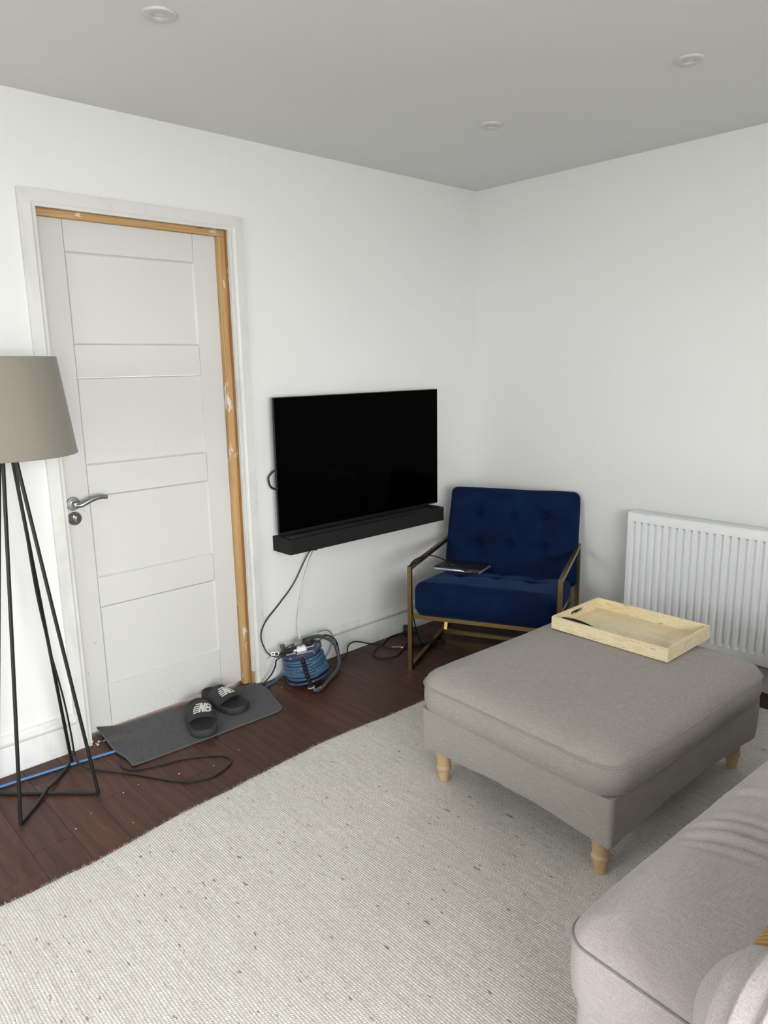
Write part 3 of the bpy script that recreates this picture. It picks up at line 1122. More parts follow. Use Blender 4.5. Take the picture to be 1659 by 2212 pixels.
bm = B()
NS, NTt = 60, 30
tg, bgd = [], []
for i in range(NS + 1):
    a_, b_ = [], []
    for j in range(NTt + 1):
        s, t = i / NS, j / NTt
        # rounded right-hand corners
        p = mat_pt(s, t)
        if s > 0.93:
            q = (s - 0.93) / 0.07
            lim = 0.5 - 0.065 * (1 - math.sqrt(max(0, 1 - q * q)))
            t2 = 0.5 + (t - 0.5) * lim / 0.5
            p = mat_pt(s, t2)
        a_.append(bm.verts.new(p + Vector((0, 0, MT + 0.0004))))
        b_.append(bm.verts.new(p + Vector((0, 0, 0.0004))))
    tg.append(a_)
    bgd.append(b_)
for i in range(NS):
    for j in range(NTt):
        bm.faces.new((tg[i][j], tg[i + 1][j], tg[i + 1][j + 1], tg[i][j + 1]))
        bm.faces.new((bgd[i][j], bgd[i][j + 1], bgd[i + 1][j + 1], bgd[i + 1][j]))
per = [(i, 0) for i in range(NS)] + [(NS, j) for j in range(NTt)] + [(i, NTt) for i in range(NS, 0, -1)] + [(0, j) for j in range(NTt, 0, -1)]
for (i, j), (i2, j2) in zip(per, per[1:] + per[:1]):
    bm.faces.new((tg[i][j], bgd[i][j], bgd[i2][j2], tg[i2][j2]))
edge_pts = [tg[i][j].co.copy() - Vector((0, 0, 0.0028)) for i, j in per]
obj('carpet', bm, M['matgrey'], mat_e, world=True, sharp=60)
obj('binding', tube(B(), edge_pts, 0.0036, 6, closed=True), M['binding'], mat_e, world=True)

# ------------------------------------------------------------------ slides (sandals)
def foot_outline(t):
    """half widths (left, right) of a right-hand sole at t=0 heel .. 1 toe"""
    w = 0.039 + 0.0165 * math.sin(PI * min(1, max(0, (t - 0.05) / 1.0)) ** 1.0 * 0.95) + 0.006 * t
    e = 0.0
    if t < 0.14: e = 1 - math.sqrt(max(0, 1 - ((0.14 - t) / 0.14) ** 2))
    if t > 0.86: e = 1 - math.sqrt(max(0, 1 - ((t - 0.86) / 0.14) ** 2))
    return w * (1 - e * 0.92)


def make_slide(name, toe, heel, label, group):
    toe, heel = Vector((*toe, 0)), Vector((*heel, 0))
    L = (toe - heel).length
    ang = math.atan2(toe.y - heel.y, toe.x - heel.x)
    z0 = MT + 0.0006
    e = empty(name, (heel.x, heel.y, z0), ang, label, 'sandal', group)
    N_ = 40

    def outline(ins, z):
        left, right = [], []
        for i in range(N_ + 1):
            t = 0.5 - 0.5 * math.cos(PI * i / N_)
            w_ = max(foot_outline(t) - ins, 0.001)
            x = ins + t * (L - 2 * ins)
            zz = z(t) if callable(z) else z
            left.append(Vector((x, w_, zz)))
            right.append(Vector((x, -w_, zz)))
        return left + right[::-1]
    bm = B()
    top = lambda t: 0.030 + 0.006 * (1 - t) + 0.004 * max(0, t - 0.8) / 0.2
    rings = [outline(0.004, 0.0), outline(0.0, 0.006), outline(-0.0015, 0.014), outline(0.0, lambda t: top(t) - 0.003), outline(0.002, top),
             outline(0.006, top), outline(0.010, lambda t: top(t) - 0.005), outline(0.022, lambda t: top(t) - 0.009)]
    R_ = [[bm.verts.new(p) for p in r] for r in rings]
    n = len(R_[0])
    for a_, b_ in zip(R_, R_[1:]):
        for i in range(n):
            bm.faces.new((a_[i], a_[(i + 1) % n], b_[(i + 1) % n], b_[i]))
    for rg, flip in ((R_[0], True), (R_[-1], False)):
        h = len(rg) // 2
        for i in range(h - 1):
            q = [rg[i], rg[i + 1], rg[2 * h - 2 - i], rg[2 * h - 1 - i]]
            bm.faces.new(q[::-1] if flip else q)
    obj('sole', bm, M['slide'], e, sharp=50)

    # strap: arch over the forefoot, from t=.38 to .80
    def strap(u, v, off=0.0):
        # u: 0..1 along foot (instep edge -> toe edge), v: -1..1 across
        t = 0.33 + (0.34 + 0.06 * (1 - v * v)) * u
        w_ = foot_outline(t) + 0.003 + off
        H = 0.062 - 0.016 * u + off
        a = v * PI / 2
        y = w_ * math.sin(a) * (1.0 - 0.06 * math.cos(a) ** 2)
        z = 0.014 + H * (math.cos(a) ** 0.72 if math.cos(a) > 1e-6 else 0)
        return Vector((t * L, y, z))
    bm = B()
    nu, nv = 12, 30
    o_ = [[bm.verts.new(strap(i / nu, -1 + 2 * j / nv)) for j in range(nv + 1)] for i in range(nu + 1)]
    i_ = [[bm.verts.new(strap(i / nu, -1 + 2 * j / nv, -0.0055)) for j in range(nv + 1)] for i in range(nu + 1)]
    for i in range(nu):
        for j in range(nv):
            bm.faces.new((o_[i][j], o_[i][j + 1], o_[i + 1][j + 1], o_[i + 1][j]))
            bm.faces.new((i_[i][j], i_[i + 1][j], i_[i + 1][j + 1], i_[i][j + 1]))
    for i in (0, nu):
        for j in range(nv):
            bm.faces.new((o_[i][j], i_[i][j], i_[i][j + 1], o_[i][j + 1]))
    for j in (0, nv):
        for i in range(nu):
            bm.faces.new((o_[i][j], o_[i + 1][j], i_[i + 1][j], i_[i][j]))
    st = obj('strap', bm, M['slide'], e, sharp=50)
    # white NB mark: read from the toe end, x -> across, y -> towards the instep
    bm = B()

    def P2(x, y):
        # logo box x 0..1, y 0..1
        return strap(0.80 - 0.56 * y, -0.36 + 0.86 * x, 0.0012)

    def poly(pts, sub=4):
        if len(pts) == 4:
            g = []
            for i in range(sub + 1):
                r = []
                for j in range(sub + 1):
                    s, t = i / sub, j / sub
                    x = (pts[0][0] * (1 - s) + pts[1][0] * s) * (1 - t) + (pts[3][0] * (1 - s) + pts[2][0] * s) * t
                    y = (pts[0][1] * (1 - s) + pts[1][1] * s) * (1 - t) + (pts[3][1] * (1 - s) + pts[2][1] * s) * t
                    r.append(bm.verts.new(P2(x, y)))
                g.append(r)
            for i in range(sub):
                for j in range(sub):
                    bm.faces.new((g[i][j], g[i + 1][j], g[i + 1][j + 1], g[i][j + 1]))
    sl = 0.22                                  # slant

    def para(x0, x1, y0, y1):
        poly([(x0 + sl * y0, y0), (x1 + sl * y0, y0), (x1 + sl * y1, y1), (x0 + sl * y1, y1)])
    # speed lines left of the N
    for i, (y, xa) in enumerate(((0.02, 0.06), (0.22, 0.02), (0.42, 0.0), (0.62, 0.02), (0.84, 0.08))):
        para(xa - 0.08, 0.235, y, y + 0.115)
    # N
    para(0.25, 0.355, 0.0, 1.0)
    poly([(0.355 + sl, 1.0), (0.25 + sl, 1.0), (0.435, 0.0), (0.54, 0.0)])
    para(0.435, 0.54, 0.0, 1.0)
    # B with two counters
    para(0.56, 0.655, 0.0, 1.0)
    for y0, y1, x1 in ((0.0, 0.54, 0.93), (0.46, 1.0, 0.90)):
        cx, cy = 0.74, (y0 + y1) / 2
        nb = 18
        prev = None
        for q in range(nb + 1):
            a = -PI / 2 + PI * q / nb
            ox, oy = cx + (x1 - cx) * math.cos(a), cy + (y1 - y0) / 2 * math.sin(a)
            ix, iy = cx + (x1 - cx) * 0.42 * math.cos(a) - 0.02, cy + (y1 - y0) / 2 * 0.36 * math.sin(a)
            va = bm.verts.new(P2(ox + sl * oy, oy))
            vb = bm.verts.new(P2(ix + sl * iy, iy))
            if prev: bm.faces.new((prev[0], va, vb, prev[1]))
            prev = (va, vb)
        para(0.65, 0.75, y0, y0 + (y1 - y0) * 0.32)
        para(0.65, 0.75, y1 - (y1 - y0) * 0.32, y1)
    obj('logo_print', bm, M['logo'], st, sharp=0, label='white NB letters with speed lines')
    return e


make_slide('slide_sandal', (-2.022, -0.303), (-1.902, -0.022), 'black rubber slide nearer the rug, toe at the edge of the grey mat', 'pair of black slides on the door mat')
make_slide('slide_sandal', (-1.797, -0.228), (-1.822, 0.044), 'black rubber slide whose heel touches the white door', 'pair of black slides on the door mat')

# ------------------------------------------------------------------ cable reel lying on its side
lean = Vector((-0.733, 0.680, 0)).normalized()
RM = Matrix.Translation((-1.385, -0.150, 0.0)) @ Matrix.Rotation(math.radians(13), 4, Vector((0, 0, 1)).cross(lean))
RR = 0.106
RM = Matrix.Translation((0, 0, RR * math.sin(math.radians(13)) + 0.003)) @ RM
reel = empty('cable_reel', mat=RM, label='blue extension cable reel lying on its side by the skirting board', cat='cable reel')
ZF0, ZF1 = 0.0, 0.128
obj('bottom_flange', lathe(B(), [(0, 0), (RR, 0), (RR + 0.001, 0.004), (RR, 0.010), (RR - 0.006, 0.010), (RR - 0.008, 0.005), (0.03, 0.005), (0, 0.005)], 48), M['reelblue'], reel)
obj('drum', lathe(B(), [(0.05, 0.005), (0.05, ZF1)], 24), M['reelblue'], reel)
obj('top_flange', lathe(B(), [(0.05, ZF1 - 0.004), (0.098, ZF1 - 0.004), (0.101, ZF1), (0.1015, ZF1 + 0.010), (0.097, ZF1 + 0.012), (0.092, ZF1 + 0.006), (0.0, ZF1 + 0.006)], 48), M['reelblue'], reel)
# wound blue cable: individual turns
wi = random.Random(5)
bm = B()
pts = []
turns = 13
steps = 30
for lay, (rad, t_n, up_) in enumerate(((0.076, 8, 1), (0.088, 7, -1))):
    for i in range(t_n * steps):
        a = 2 * PI * i / steps
        fz = i / (t_n * steps)
        z = 0.018 + (0.098) * (fz if up_ > 0 else 1 - fz)
        rr = rad + 0.003 * math.sin(a * 0.37 + lay) + 0.0035 * noise.noise((a * 0.45, lay * 5, 0)) + (0.006 * (1 - z / 0.12) if lay else 0)
        pts.append((rr * math.cos(a), rr * math.sin(a), z + 0.004 * noise.noise((a * 0.3, 2 + lay, 1))))
wound = obj('wound_cable', tube(bm, pts, 0.0066, 8), M['cableblue'], reel)
for a0, zc, rr, tl_ in ((0.4, 0.060, 0.098, 0.022), (2.1, 0.045, 0.099, -0.020), (4.6, 0.030, 0.101, 0.016), (5.3, 0.075, 0.096, -0.018)):
    lp = [(rr * math.cos(a), rr * math.sin(a), zc + tl_ * math.sin(a + a0)) for a in [2 * PI * i / 40 for i in range(40)]]
    obj('loose_turn', tube(B(), lp, 0.0064, 8, closed=True), M['cableblue'], reel)
# tube frame, local axes of the reel: camera side is -lean90
Rinv = RM.inverted()


def RL(x, y, z):
    return Rinv @ Vector((x, y, z))


fp = [RL(-1.345, -0.062, 0.168), RL(-1.306, -0.070, 0.172), RL(-1.257, -0.080, 0.168), RL(-1.217, -0.095, 0.150), RL(-1.192, -0.110, 0.123), RL(-1.188, -0.130, 0.089), RL(-1.194, -0.150, 0.048), RL(-1.209, -0.165, 0.028), RL(-1.253, -0.195, 0.013), RL(-1.341, -0.240, 0.012), RL(-1.420, -0.285, 0.014), RL(-1.455, -0.278, 0.018)]
obj('tube_frame', tube(B(), catmull(fp, 8), 0.0098, 10), M['tubegrey'], reel)
# black ribbed grip from the top flange to the frame
g0, g1 = RL(-1.471, -0.225, 0.158), RL(-1.454, -0.264, 0.022)
bm = B()
gp, gr_ = [], []
for i in range(73):
    t = i / 72
    gp.append(g0 + (g1 - g0) * t)
tube(bm, gp, lambda t: 0.0105 + 0.0022 * math.sin(t * 72 * PI / 2.25), 10)
grip = obj('grip', bm, M['blackplastic'], reel)
obj('grip_collar', tube(B(), [(g1 + Vector((0.014 * math.cos(a), 0.014 * math.sin(a), 0.004))) for a in [i * PI / 8 for i in range(16)]], 0.003, 6, closed=True), M['socket'], grip)
obj('knob', lathe(B(), [(0, 0), (0.011, 0), (0.010, 0.02), (0.012, 0.03), (0.0115, 0.042), (0, 0.043)], 16, Matrix.Translation((-0.055, 0.062, ZF1 + 0.006))), M['tubegrey'], reel)
# raised socket plate: camera-facing orientation
e1 = (Rinv.to_3x3() @ Vector((0.733, -0.680, 0)))
e1.z = 0
e1.normalize()
e2 = Vector((-e1.y, e1.x, 0))       # away from the camera
TOPF = Matrix((( e1.x, e2.x, 0, 0), (e1.y, e2.y, 0, 0), (0, 0, 1, ZF1 + 0.006), (0, 0, 0, 1)))
for i, (x, y) in enumerate(((-0.042, -0.020), (0.012, -0.040), (0.042, 0.018), (-0.012, 0.042))):
    obj('socket', box(B(), x - 0.024, x + 0.024, y - 0.024, y + 0.024, 0, 0.007, bev=0.003, mat=TOPF), M['socket'], reel)
obj('warning_text', box(B(), 0.030, 0.062, -0.060, -0.054, 0.0005, 0.0012, mat=TOPF), M['logo'], reel)
obj('warning_text', box(B(), 0.034, 0.058, -0.050, -0.045, 0.0005, 0.0012, mat=TOPF), M['logo'], reel)


def plug(name, x, y, m, label, cat, ang=0.0, flag=None):
    T_ = RM @ TOPF @ Matrix.Translation((x, y, 0.0075)) @ Matrix.Rotation(ang, 4, 'Z')
    e = empty(name, mat=T_, label=label, cat=cat)
    bm = B()
    rbox(bm, (0.024, 0.021, 0.012), 0.008, 3, (3, 3, 2), fn=lambda p: Vector((p.x * (1 - 0.25 * (p.z > 0) * p.z / 0.012), p.y * (1 - 0.25 * (p.z > 0) * p.z / 0.012), p.z + 0.012)))
    obj('plug_body', bm, m, e)
    obj('cable_sleeve', tube(B(), [(-0.020, 0, 0.010), (-0.038, 0, 0.010)], lambda t: 0.006 - 0.002 * t, 8), m, e)
    if flag:
        obj('printed_mark', box(B(), -0.006, 0.008, -0.006, 0.006, 0.0238, 0.0243), flag, e)
    return e, T_


p1, T1 = plug('power_plug', 0.012, -0.040, M['whiteplastic'], 'white mains plug with a red mark on the cable reel', 'plug', 0.15, M['red'])
p2, T2 = plug('power_plug', -0.042, -0.020, M['rubber'], 'black mains plug on the reel beside the upright knob', 'plug', 0.5, M['socket'])
p3, T3 = plug('power_plug', 0.042, 0.018, M['rubber'], 'black mains plug on the reel nearest the tube frame', 'plug', PI - 0.35)
p4, T4 = plug('power_plug', -0.012, 0.042, M['greycable'], 'grey mains plug at the back of the reel by the wall', 'plug', PI / 2 + PI)


def cable(name, pts, r, m, label, n=8, seg=8):
    return obj(name, tube(B(), catmull(pts, n), r, seg), m, label=label, cat='cable')


tip = lambda T_: T_ @ Vector((-0.037, 0, 0.010))
pre = lambda T_: T_ @ Vector((-0.055, 0, 0.012))
c1 = cable('power_cable', [(-1.200, -0.075, 0.632), (-1.235, -0.055, 0.60), (-1.262, -0.028, 0.585), (-1.346, -0.012, 0.447), (-1.432, -0.010, 0.366), (-1.528, -0.022, 0.296), (-1.562, -0.034, 0.240),
                           (-1.553, -0.045, 0.180), (-1.540, -0.065, 0.150), (-1.52, -0.10, 0.145), pre(T2), tip(T2)], 0.0033, M['rubber'],
           'thin black cable hanging from the soundbar down to the reel')
TAG = Matrix.Translation((-1.525, -0.085, 0.142)) @ Matrix.Rotation(math.radians(-43), 4, 'Z')
tg_ = obj('paper_tag', box(B(), -0.018, 0.020, -0.001, 0.001, -0.004, 0.026, mat=TAG), M['paper'], c1, label='white paper cable tag')
obj('printed_code', box(B(), 0.002, 0.015, -0.0015, -0.001, 0.008, 0.022, mat=TAG), M['ink'], tg_)
obj('printed_mark', box(B(), -0.013, -0.004, -0.0015, -0.001, 0.014, 0.019, mat=TAG), M['ink'], tg_)
cable('power_cable', [(-1.17, -0.075, 0.632), (-1.20, -0.055, 0.60), (-1.225, -0.020, 0.585), (-1.291, -0.009, 0.437), (-1.322, -0.010, 0.320), (-1.345, -0.028, 0.245), pre(T4), tip(T4)], 0.0030, M['whitecable'],
      'thin white cable hanging from the soundbar against the wall')
cable('power_cable', [tip(T1), pre(T1), (-1.548, -0.135, 0.150), (-1.535, -0.100, 0.105), (-1.545, -0.075, 0.055), (-1.580, -0.062, 0.020), (-1.570, -0.054, 0.0045), (-1.576, -0.058, 0.0040)], 0.0036, M['rubber'],
      'black cable running from the white plug down under the grey mat')
# blue mains lead: out of the reel, under the mat, out again past the lamp
cable('extension_lead', [(-1.452, -0.070, 0.045), (-1.480, -0.052, 0.018), (-1.520, -0.060, 0.0065), (-1.560, -0.070, 0.0060), (-1.574, -0.074, 0.0058)], 0.0056, M['cableblue'],
      'blue extension lead leaving the reel towards the grey mat')
cable('extension_lead', [(-2.312, -0.142, 0.0058), (-2.34, -0.138, 0.0060), (-2.542, -0.108, 0.0060), (-2.72, -0.088, 0.0060), (-2.95, -0.075, 0.006), (-3.3, -0.065, 0.006), (-4.2, -0.06, 0.006)], 0.0056, M['cableclean'],
      'bright blue extension lead along the floor behind the lamp')
# laptop charger lead from reel to adapter
ca = cable('charger_cable', [tip(T3), pre(T3), (-1.255, -0.120, 0.185), (-1.200, -0.130, 0.150), (-1.170, -0.120, 0.080), (-1.160, -0.105, 0.020), (-1.120, -0.082, 0.006), (-1.085, -0.078, 0.020), (-1.060, -0.062, 0.055), (-1.015, -0.050, 0.060), (-0.975, -0.050, 0.050),
                             (-0.905, -0.060, 0.022), (-0.845, -0.085, 0.006), (-0.845, -0.130, 0.0045), (-0.817, -0.166, 0.0045), (-0.770, -0.205, 0.007), (-0.735, -0.226, 0.012)], 0.0036, M['rubber'],
           'black charger cable from the reel along the skirting board to the adapter')
obj('paper_sleeve', tube(B(), [(-0.832, -0.148, 0.0046), (-0.790, -0.190, 0.0055)], 0.0043, 8), M['paper'], ca, label='white paper cable sleeve')
ADM = Matrix.Translation((-0.682, -0.240, 0.0175)) @ Matrix.Rotation(math.radians(-39), 4, 'Z')
ad = obj('power_adapter', rbox(B(), (0.060, 0.025, 0.0160), 0.004, 2, (2, 2, 2), mat=ADM), M['blackplastic'], label='black laptop power adapter under the blue armchair', cat='adapter', origin=(-0.682, -0.240, 0.0015))
cable('charger_cable', [(-0.640, -0.276, 0.014), (-0.612, -0.298, 0.008), (-0.575, -0.294, 0.0045), (-0.561, -0.259, 0.0045), (-0.545, -0.215, 0.0045), (-0.580, -0.170, 0.0045), (-0.600, -0.125, 0.012)], 0.0032, M['rubber'],
      'black cable curling from the adapter to the floor plug behind the chair leg')
PLM = Matrix.Translation((-0.622, -0.058, 0.019)) @ Matrix.Rotation(math.radians(-40), 4, 'Z')
pe = empty('plug_pair', mat=PLM, label='black connector block on the floor against the skirting board', cat='plug')
obj('block', rbox(B(), (0.026, 0.016, 0.0185), 0.006, 2, (2, 2, 2)), M['rubber'], pe)
obj('hump', rbox(B(), (0.013, 0.014, 0.011), 0.006, 2, (1, 1, 1), mat=Matrix.Translation((-0.012, 0, 0.020))), M['rubber'], pe)
obj('end_cap', rbox(B(), (0.013, 0.015, 0.017), 0.005, 2, (1, 1, 1), mat=Matrix.Translation((0.037, -0.002, -0.001))), M['rubber'], pe)
cable('charger_cable', [(-0.645, -0.045, 0.010), (-0.690, -0.030, 0.0045), (-0.750, -0.035, 0.0045), (-0.826, -0.075, 0.0045), (-0.865, -0.088, 0.009), (-0.938, -0.124, 0.0045), (-0.971, -0.160, 0.0045), (-0.970, -0.195, 0.0045), (-0.913, -0.244, 0.0045),
                        (-0.840, -0.224, 0.0045), (-0.760, -0.180, 0.0075), (-0.705, -0.150, 0.0045), (-0.66, -0.11, 0.0045), (-0.64, -0.08, 0.012)], 0.0033, M['rubber'],
      'loop of black cable lying on the floor in front of the skirting board')
cable('grey_cable', [(-1.262, -0.072, 0.188), (-1.200, -0.060, 0.180), (-1.160, -0.052, 0.150), (-1.152, -0.050, 0.105), (-1.175, -0.046, 0.050), (-1.225, -0.044, 0.012), (-1.27, -0.043, 0.006)], 0.0028, M['greycable'],
      'thin grey cable arching behind the tube frame of the reel')
# plaster crumbs near the mat
bm = B()
cr = random.Random(3)
spots = [(-2.352, -0.035), (-2.372, -0.020), (-2.36, 0.01), (-2.34, -0.015), (-1.64, -0.315), (-1.61, -0.03), (-1.585, -0.02), (-2.42, -0.43), (-2.36, -0.42), (-2.55, -0.47), (-2.62, -0.52), (-1.52, -0.12), (-1.50, -0.16), (-2.22, -0.46), (-2.10, -0.50), (-1.97, -0.47), (-2.47, -0.62), (-1.49, -0.27)]
for i in range(60):
    if i < len(spots): x, y = spots[i]
    else: x, y = (cr.gauss(-1.60, 0.06), cr.uniform(-0.02, 0.03)) if i % 2 else (cr.gauss(-2.36, 0.02), cr.uniform(-0.05, 0.04))
    s = cr.uniform(0.001, 0.0026) if i < len(spots) else cr.uniform(0.001, 0.004)
    if i < 4: s = 0.005
    bmesh.ops.create_icosphere(bm, subdivisions=1, radius=s, matrix=Matrix.Translation((x, y, s * 0.6)) @ Matrix.Rotation(cr.random() * 3, 4, 'X') @ Matrix.Diagonal((1.4, 1, 0.7, 1)))
obj('plaster_crumbs', bm, M['crumb'], kind='stuff', label='pale plaster crumbs scattered on the floor by the door', cat='debris')

# ------------------------------------------------------------------ radiator
RY1, RY0, RF, RZ0, RZ1 = -1.058, -2.36, -0.100, 0.150, 0.752
rad = empty('radiator', (-0.06, (RY0 + RY1) / 2, RZ0), label='white ribbed panel radiator on the wall behind the ottoman', cat='radiator')
bm = B()
PT, CW, CD = 0.0347, 0.0215, 0.013
y = RY1 - 0.022
sec = [(RY1 - 0.008, 0.0)]
while y - CW > RY0 + 0.02:
    sec += [(y, 0.0), (y - 0.007, CD), (y - CW + 0.0045, CD), (y - CW, 0.0)]
    y -= PT
sec.append((RY0 + 0.008, 0.0))
zt, zb = 0.7045, RZ0 + 0.05
rows = [(RZ1 - 0.014, 0.0), (zt + 0.004, 0.0), (zt - 0.008, 1.0), (zb + 0.008, 1.0), (zb - 0.004, 0.0), (RZ0 + 0.004, 0.0)]
g = [[bm.verts.new((RF + d * f, yy, z)) for yy, d in sec] for z, f in rows]
for a_, b_ in zip(g, g[1:]):
    for i in range(len(sec) - 1):
        bm.faces.new((a_[i], a_[i + 1], b_[i + 1], b_[i]))
# return the top edge over to the grille
tp_ = [bm.verts.new((RF + 0.006, yy, RZ1 - 0.006)) for yy, d in sec]
for i in range(len(sec) - 1): bm.faces.new((tp_[i], tp_[i + 1], g[0][i + 1], g[0][i]))
obj('front_panel', bm, M['rad'], rad, world=True, sharp=40)
obj('rear_panel', box(B(), -0.040, -0.032, RY0 + 0.01, RY1 - 0.01, RZ0 + 0.01, RZ1 - 0.015), M['raddark'], rad, world=True)
for y0, y1 in ((RY1 - 0.008, RY1), (RY0, RY0 + 0.008)):
    obj('side_panel', box(B(), RF + 0.001, -0.026, y0, y1, RZ0, RZ1, bev=0.002), M['rad'], rad, world=True)
gl = obj('top_grille', box(B(), RF + 0.004, RF + 0.012, RY0 + 0.008, RY1 - 0.008, RZ1 - 0.008, RZ1 - 0.001, bev=0.0015), M['rad'], rad, world=True)
for i in range(5):
    x = RF + 0.0185 + i * 0.0118
    obj('grille_bar', box(B(), x, x + 0.0040, RY0 + 0.008, RY1 - 0.008, RZ1 - 0.0025, RZ1 - 0.001), M['rad'], gl, world=True)
obj('fins', box(B(), RF + 0.030, -0.045, RY0 + 0.02, RY1 - 0.02, RZ0 + 0.03, RZ1 - 0.090), M['raddark'], rad, world=True)
for yy in (RY1 - 0.15, RY0 + 0.15):
    obj('wall_bracket', box(B(), -0.034, -0.0006, yy - 0.02, yy + 0.02, 0.45, 0.60), M['raddark'], rad, world=True)

# ------------------------------------------------------------------ blue armchair
CU = math.radians(-64.5)
CM = Matrix.Translation((-0.948, -0.404, 0)) @ Matrix.Rotation(CU, 4, 'Z')      # local x: across to the right, local y: to the back
ch = empty('armchair', mat=CM, label='blue buttoned velvet armchair with brass frame in the corner', cat='armchair')
T = 0.020
WC, DC, HA = 0.709, 0.680, 0.525


def frame_side(u, nm):
    for n_, a, b in (('front_post', (u, 0, 0), (u, 0, HA)), ('arm_rail', (u, T / 2, HA - T / 2), (u, DC - T / 2, HA - T / 2)),
                     ('back_post', (u, DC, 0), (u, DC, HA)), ('floor_rail', (u, T / 2, T / 2), (u, DC - T / 2, T / 2))):
        bm = bar(B(), a, b, T, T)
        bmesh.ops.bevel(bm, geom=bm.edges[:], offset=0.0012, segments=1, affect='EDGES')
        obj(n_, bm, M['brass'], ch)


frame_side(0.0, 'left')
frame_side(WC, 'right')
obj('front_rail', bar(B(), (T / 2, 0.020, 0.270), (WC - T / 2, 0.020, 0.270), 0.018, 0.020), M['brass'], ch)
for u in (0.022, WC - 0.022):
    obj('seat_rail', bar(B(), (u, 0.03, 0.270), (u, 0.535, 0.235), 0.016, 0.018), M['brass'], ch)
# leaning rear loop: up behind the back cushion and down to a bar near the floor
bk0, bk1 = Vector((0, 0.478, 0.024)), Vector((0, 0.656, 0.575))
for u in (0.036, WC - 0.024):
    obj('back_strut', bar(B(), (u, bk0.y, bk0.z), (u, bk1.y, bk1.z), 0.018, 0.018, (0, 1, 0)), M['brass'], ch)
obj('stretcher', bar(B(), (0.027, bk0.y, 0.030), (WC - 0.015, bk0.y, 0.030), 0.018, 0.020), M['brass'], ch)
obj('back_rail', bar(B(), (0.036, bk1.y, bk1.z), (WC - 0.024, bk1.y, bk1.z), 0.018, 0.018), M['brass'], ch)

ub = (0.180, 0.355, 0.530)
vb = (0.305, 0.465)


def seat_fn(p):
    # p local to the cushion centre
    u, v, z = p.x + 0.3545, p.y + 0.275, p.z
    top = z > 0
    f = max(0.0, z / 0.080)
    zz = z
    if top:
        zz -= 0.055 * (v / 0.55) * f
        dome = 0.014 * math.sin(PI * min(1, max(0, u / 0.709))) * math.sin(PI * min(1, max(0, v / 0.56)))
        zz += dome * f
        for a in ub:
            for b in vb:
                d2 = (u - a) ** 2 + (v - b) ** 2
                zz -= f * (0.020 * math.exp(-d2 / 0.00055) + 0.006 * math.exp(-d2 / 0.004))
        for b in vb:
            if 0.10 < u < 0.61: zz -= f * 0.0025 * math.exp(-((v - b) / 0.012) ** 2)
        for a in ub:
            zz -= f * 0.002 * math.exp(-((u - a) / 0.012) ** 2) * (0.2 < v < 0.56)
    q = Vector((p.x, p.y, zz))
    # bulging front face
    ff = max(0.0, (-p.y - 0.20) / 0.075)
    q.y -= 0.012 * ff * math.cos(p.x / 0.34 * 1.4) * math.cos(p.z / 0.09 * 1.3)
    # the back of the seat drops with the frame
    q.z -= 0.030 * (v / 0.55)
    q.z += 0.0025 * noise.noise((p.x * 9, p.y * 9, p.z * 9))
    return q + Vector((0.3545, 0.275, 0.365))


obj('seat_cushion', rbox(B(), (0.338, 0.290, 0.086), 0.050, 5, (56, 44, 6), fn=seat_fn), M['velvet'], ch, sharp=0)
for o in (ch.children[-1],):
    for p_ in o.data.polygons: p_.use_smooth = True
lean_a = math.atan2(0.105, 0.42)
BMt = Matrix.Translation((0.3615, 0.626, 0.560)) @ Matrix.Rotation(-lean_a, 4, 'X')
zb_ = (0.108, -0.048)


def back_fn(p):
    q = p.copy()
    if p.y < 0:
        f = -p.y / 0.043
        q.y -= 0.012 * f * math.cos(p.x / 0.345 * 1.45) * math.cos(p.z / 0.25 * 1.4)
        for a in ub:
            for b in zb_:
                d2 = (p.x - (a - 0.355)) ** 2 + (p.z - b) ** 2
                q.y += f * (0.024 * math.exp(-d2 / 0.0005) + 0.011 * math.exp(-d2 / 0.005))
            q.y += f * 0.0035 * math.exp(-((p.x - (a - 0.355)) / 0.009) ** 2)
        for b in zb_:
            q.y += f * 0.0022 * math.exp(-((p.z - b) / 0.009) ** 2)
    q.x += 0.004 * noise.noise((p.x * 4, p.z * 6, 3))
    q.z += 0.004 * noise.noise((p.x * 5, p.z * 5, 8))
    q.x *= 1.0 - 0.015 * (p.z / 0.25)
    return q


bo = obj('back_cushion', rbox(B(), (0.351, 0.043, 0.248), 0.036, 6, (60, 4, 46), fn=back_fn, mat=BMt), M['velvet'], ch, sharp=0)
for p_ in bo.data.polygons: p_.use_smooth = True
for a in ub:
    for b in zb_:
        c_ = BMt @ Vector((a - 0.355, -0.043 + 0.020 - 0.004, b))
        obj('button', lathe(B(), [(0, 0.004), (0.006, 0.003), (0.0095, 0)], 14, Matrix.Translation(c_) @ Matrix.Rotation(-lean_a, 4, 'X') @ Matrix.Rotation(PI / 2, 4, 'X')), M['velvet'], ch)

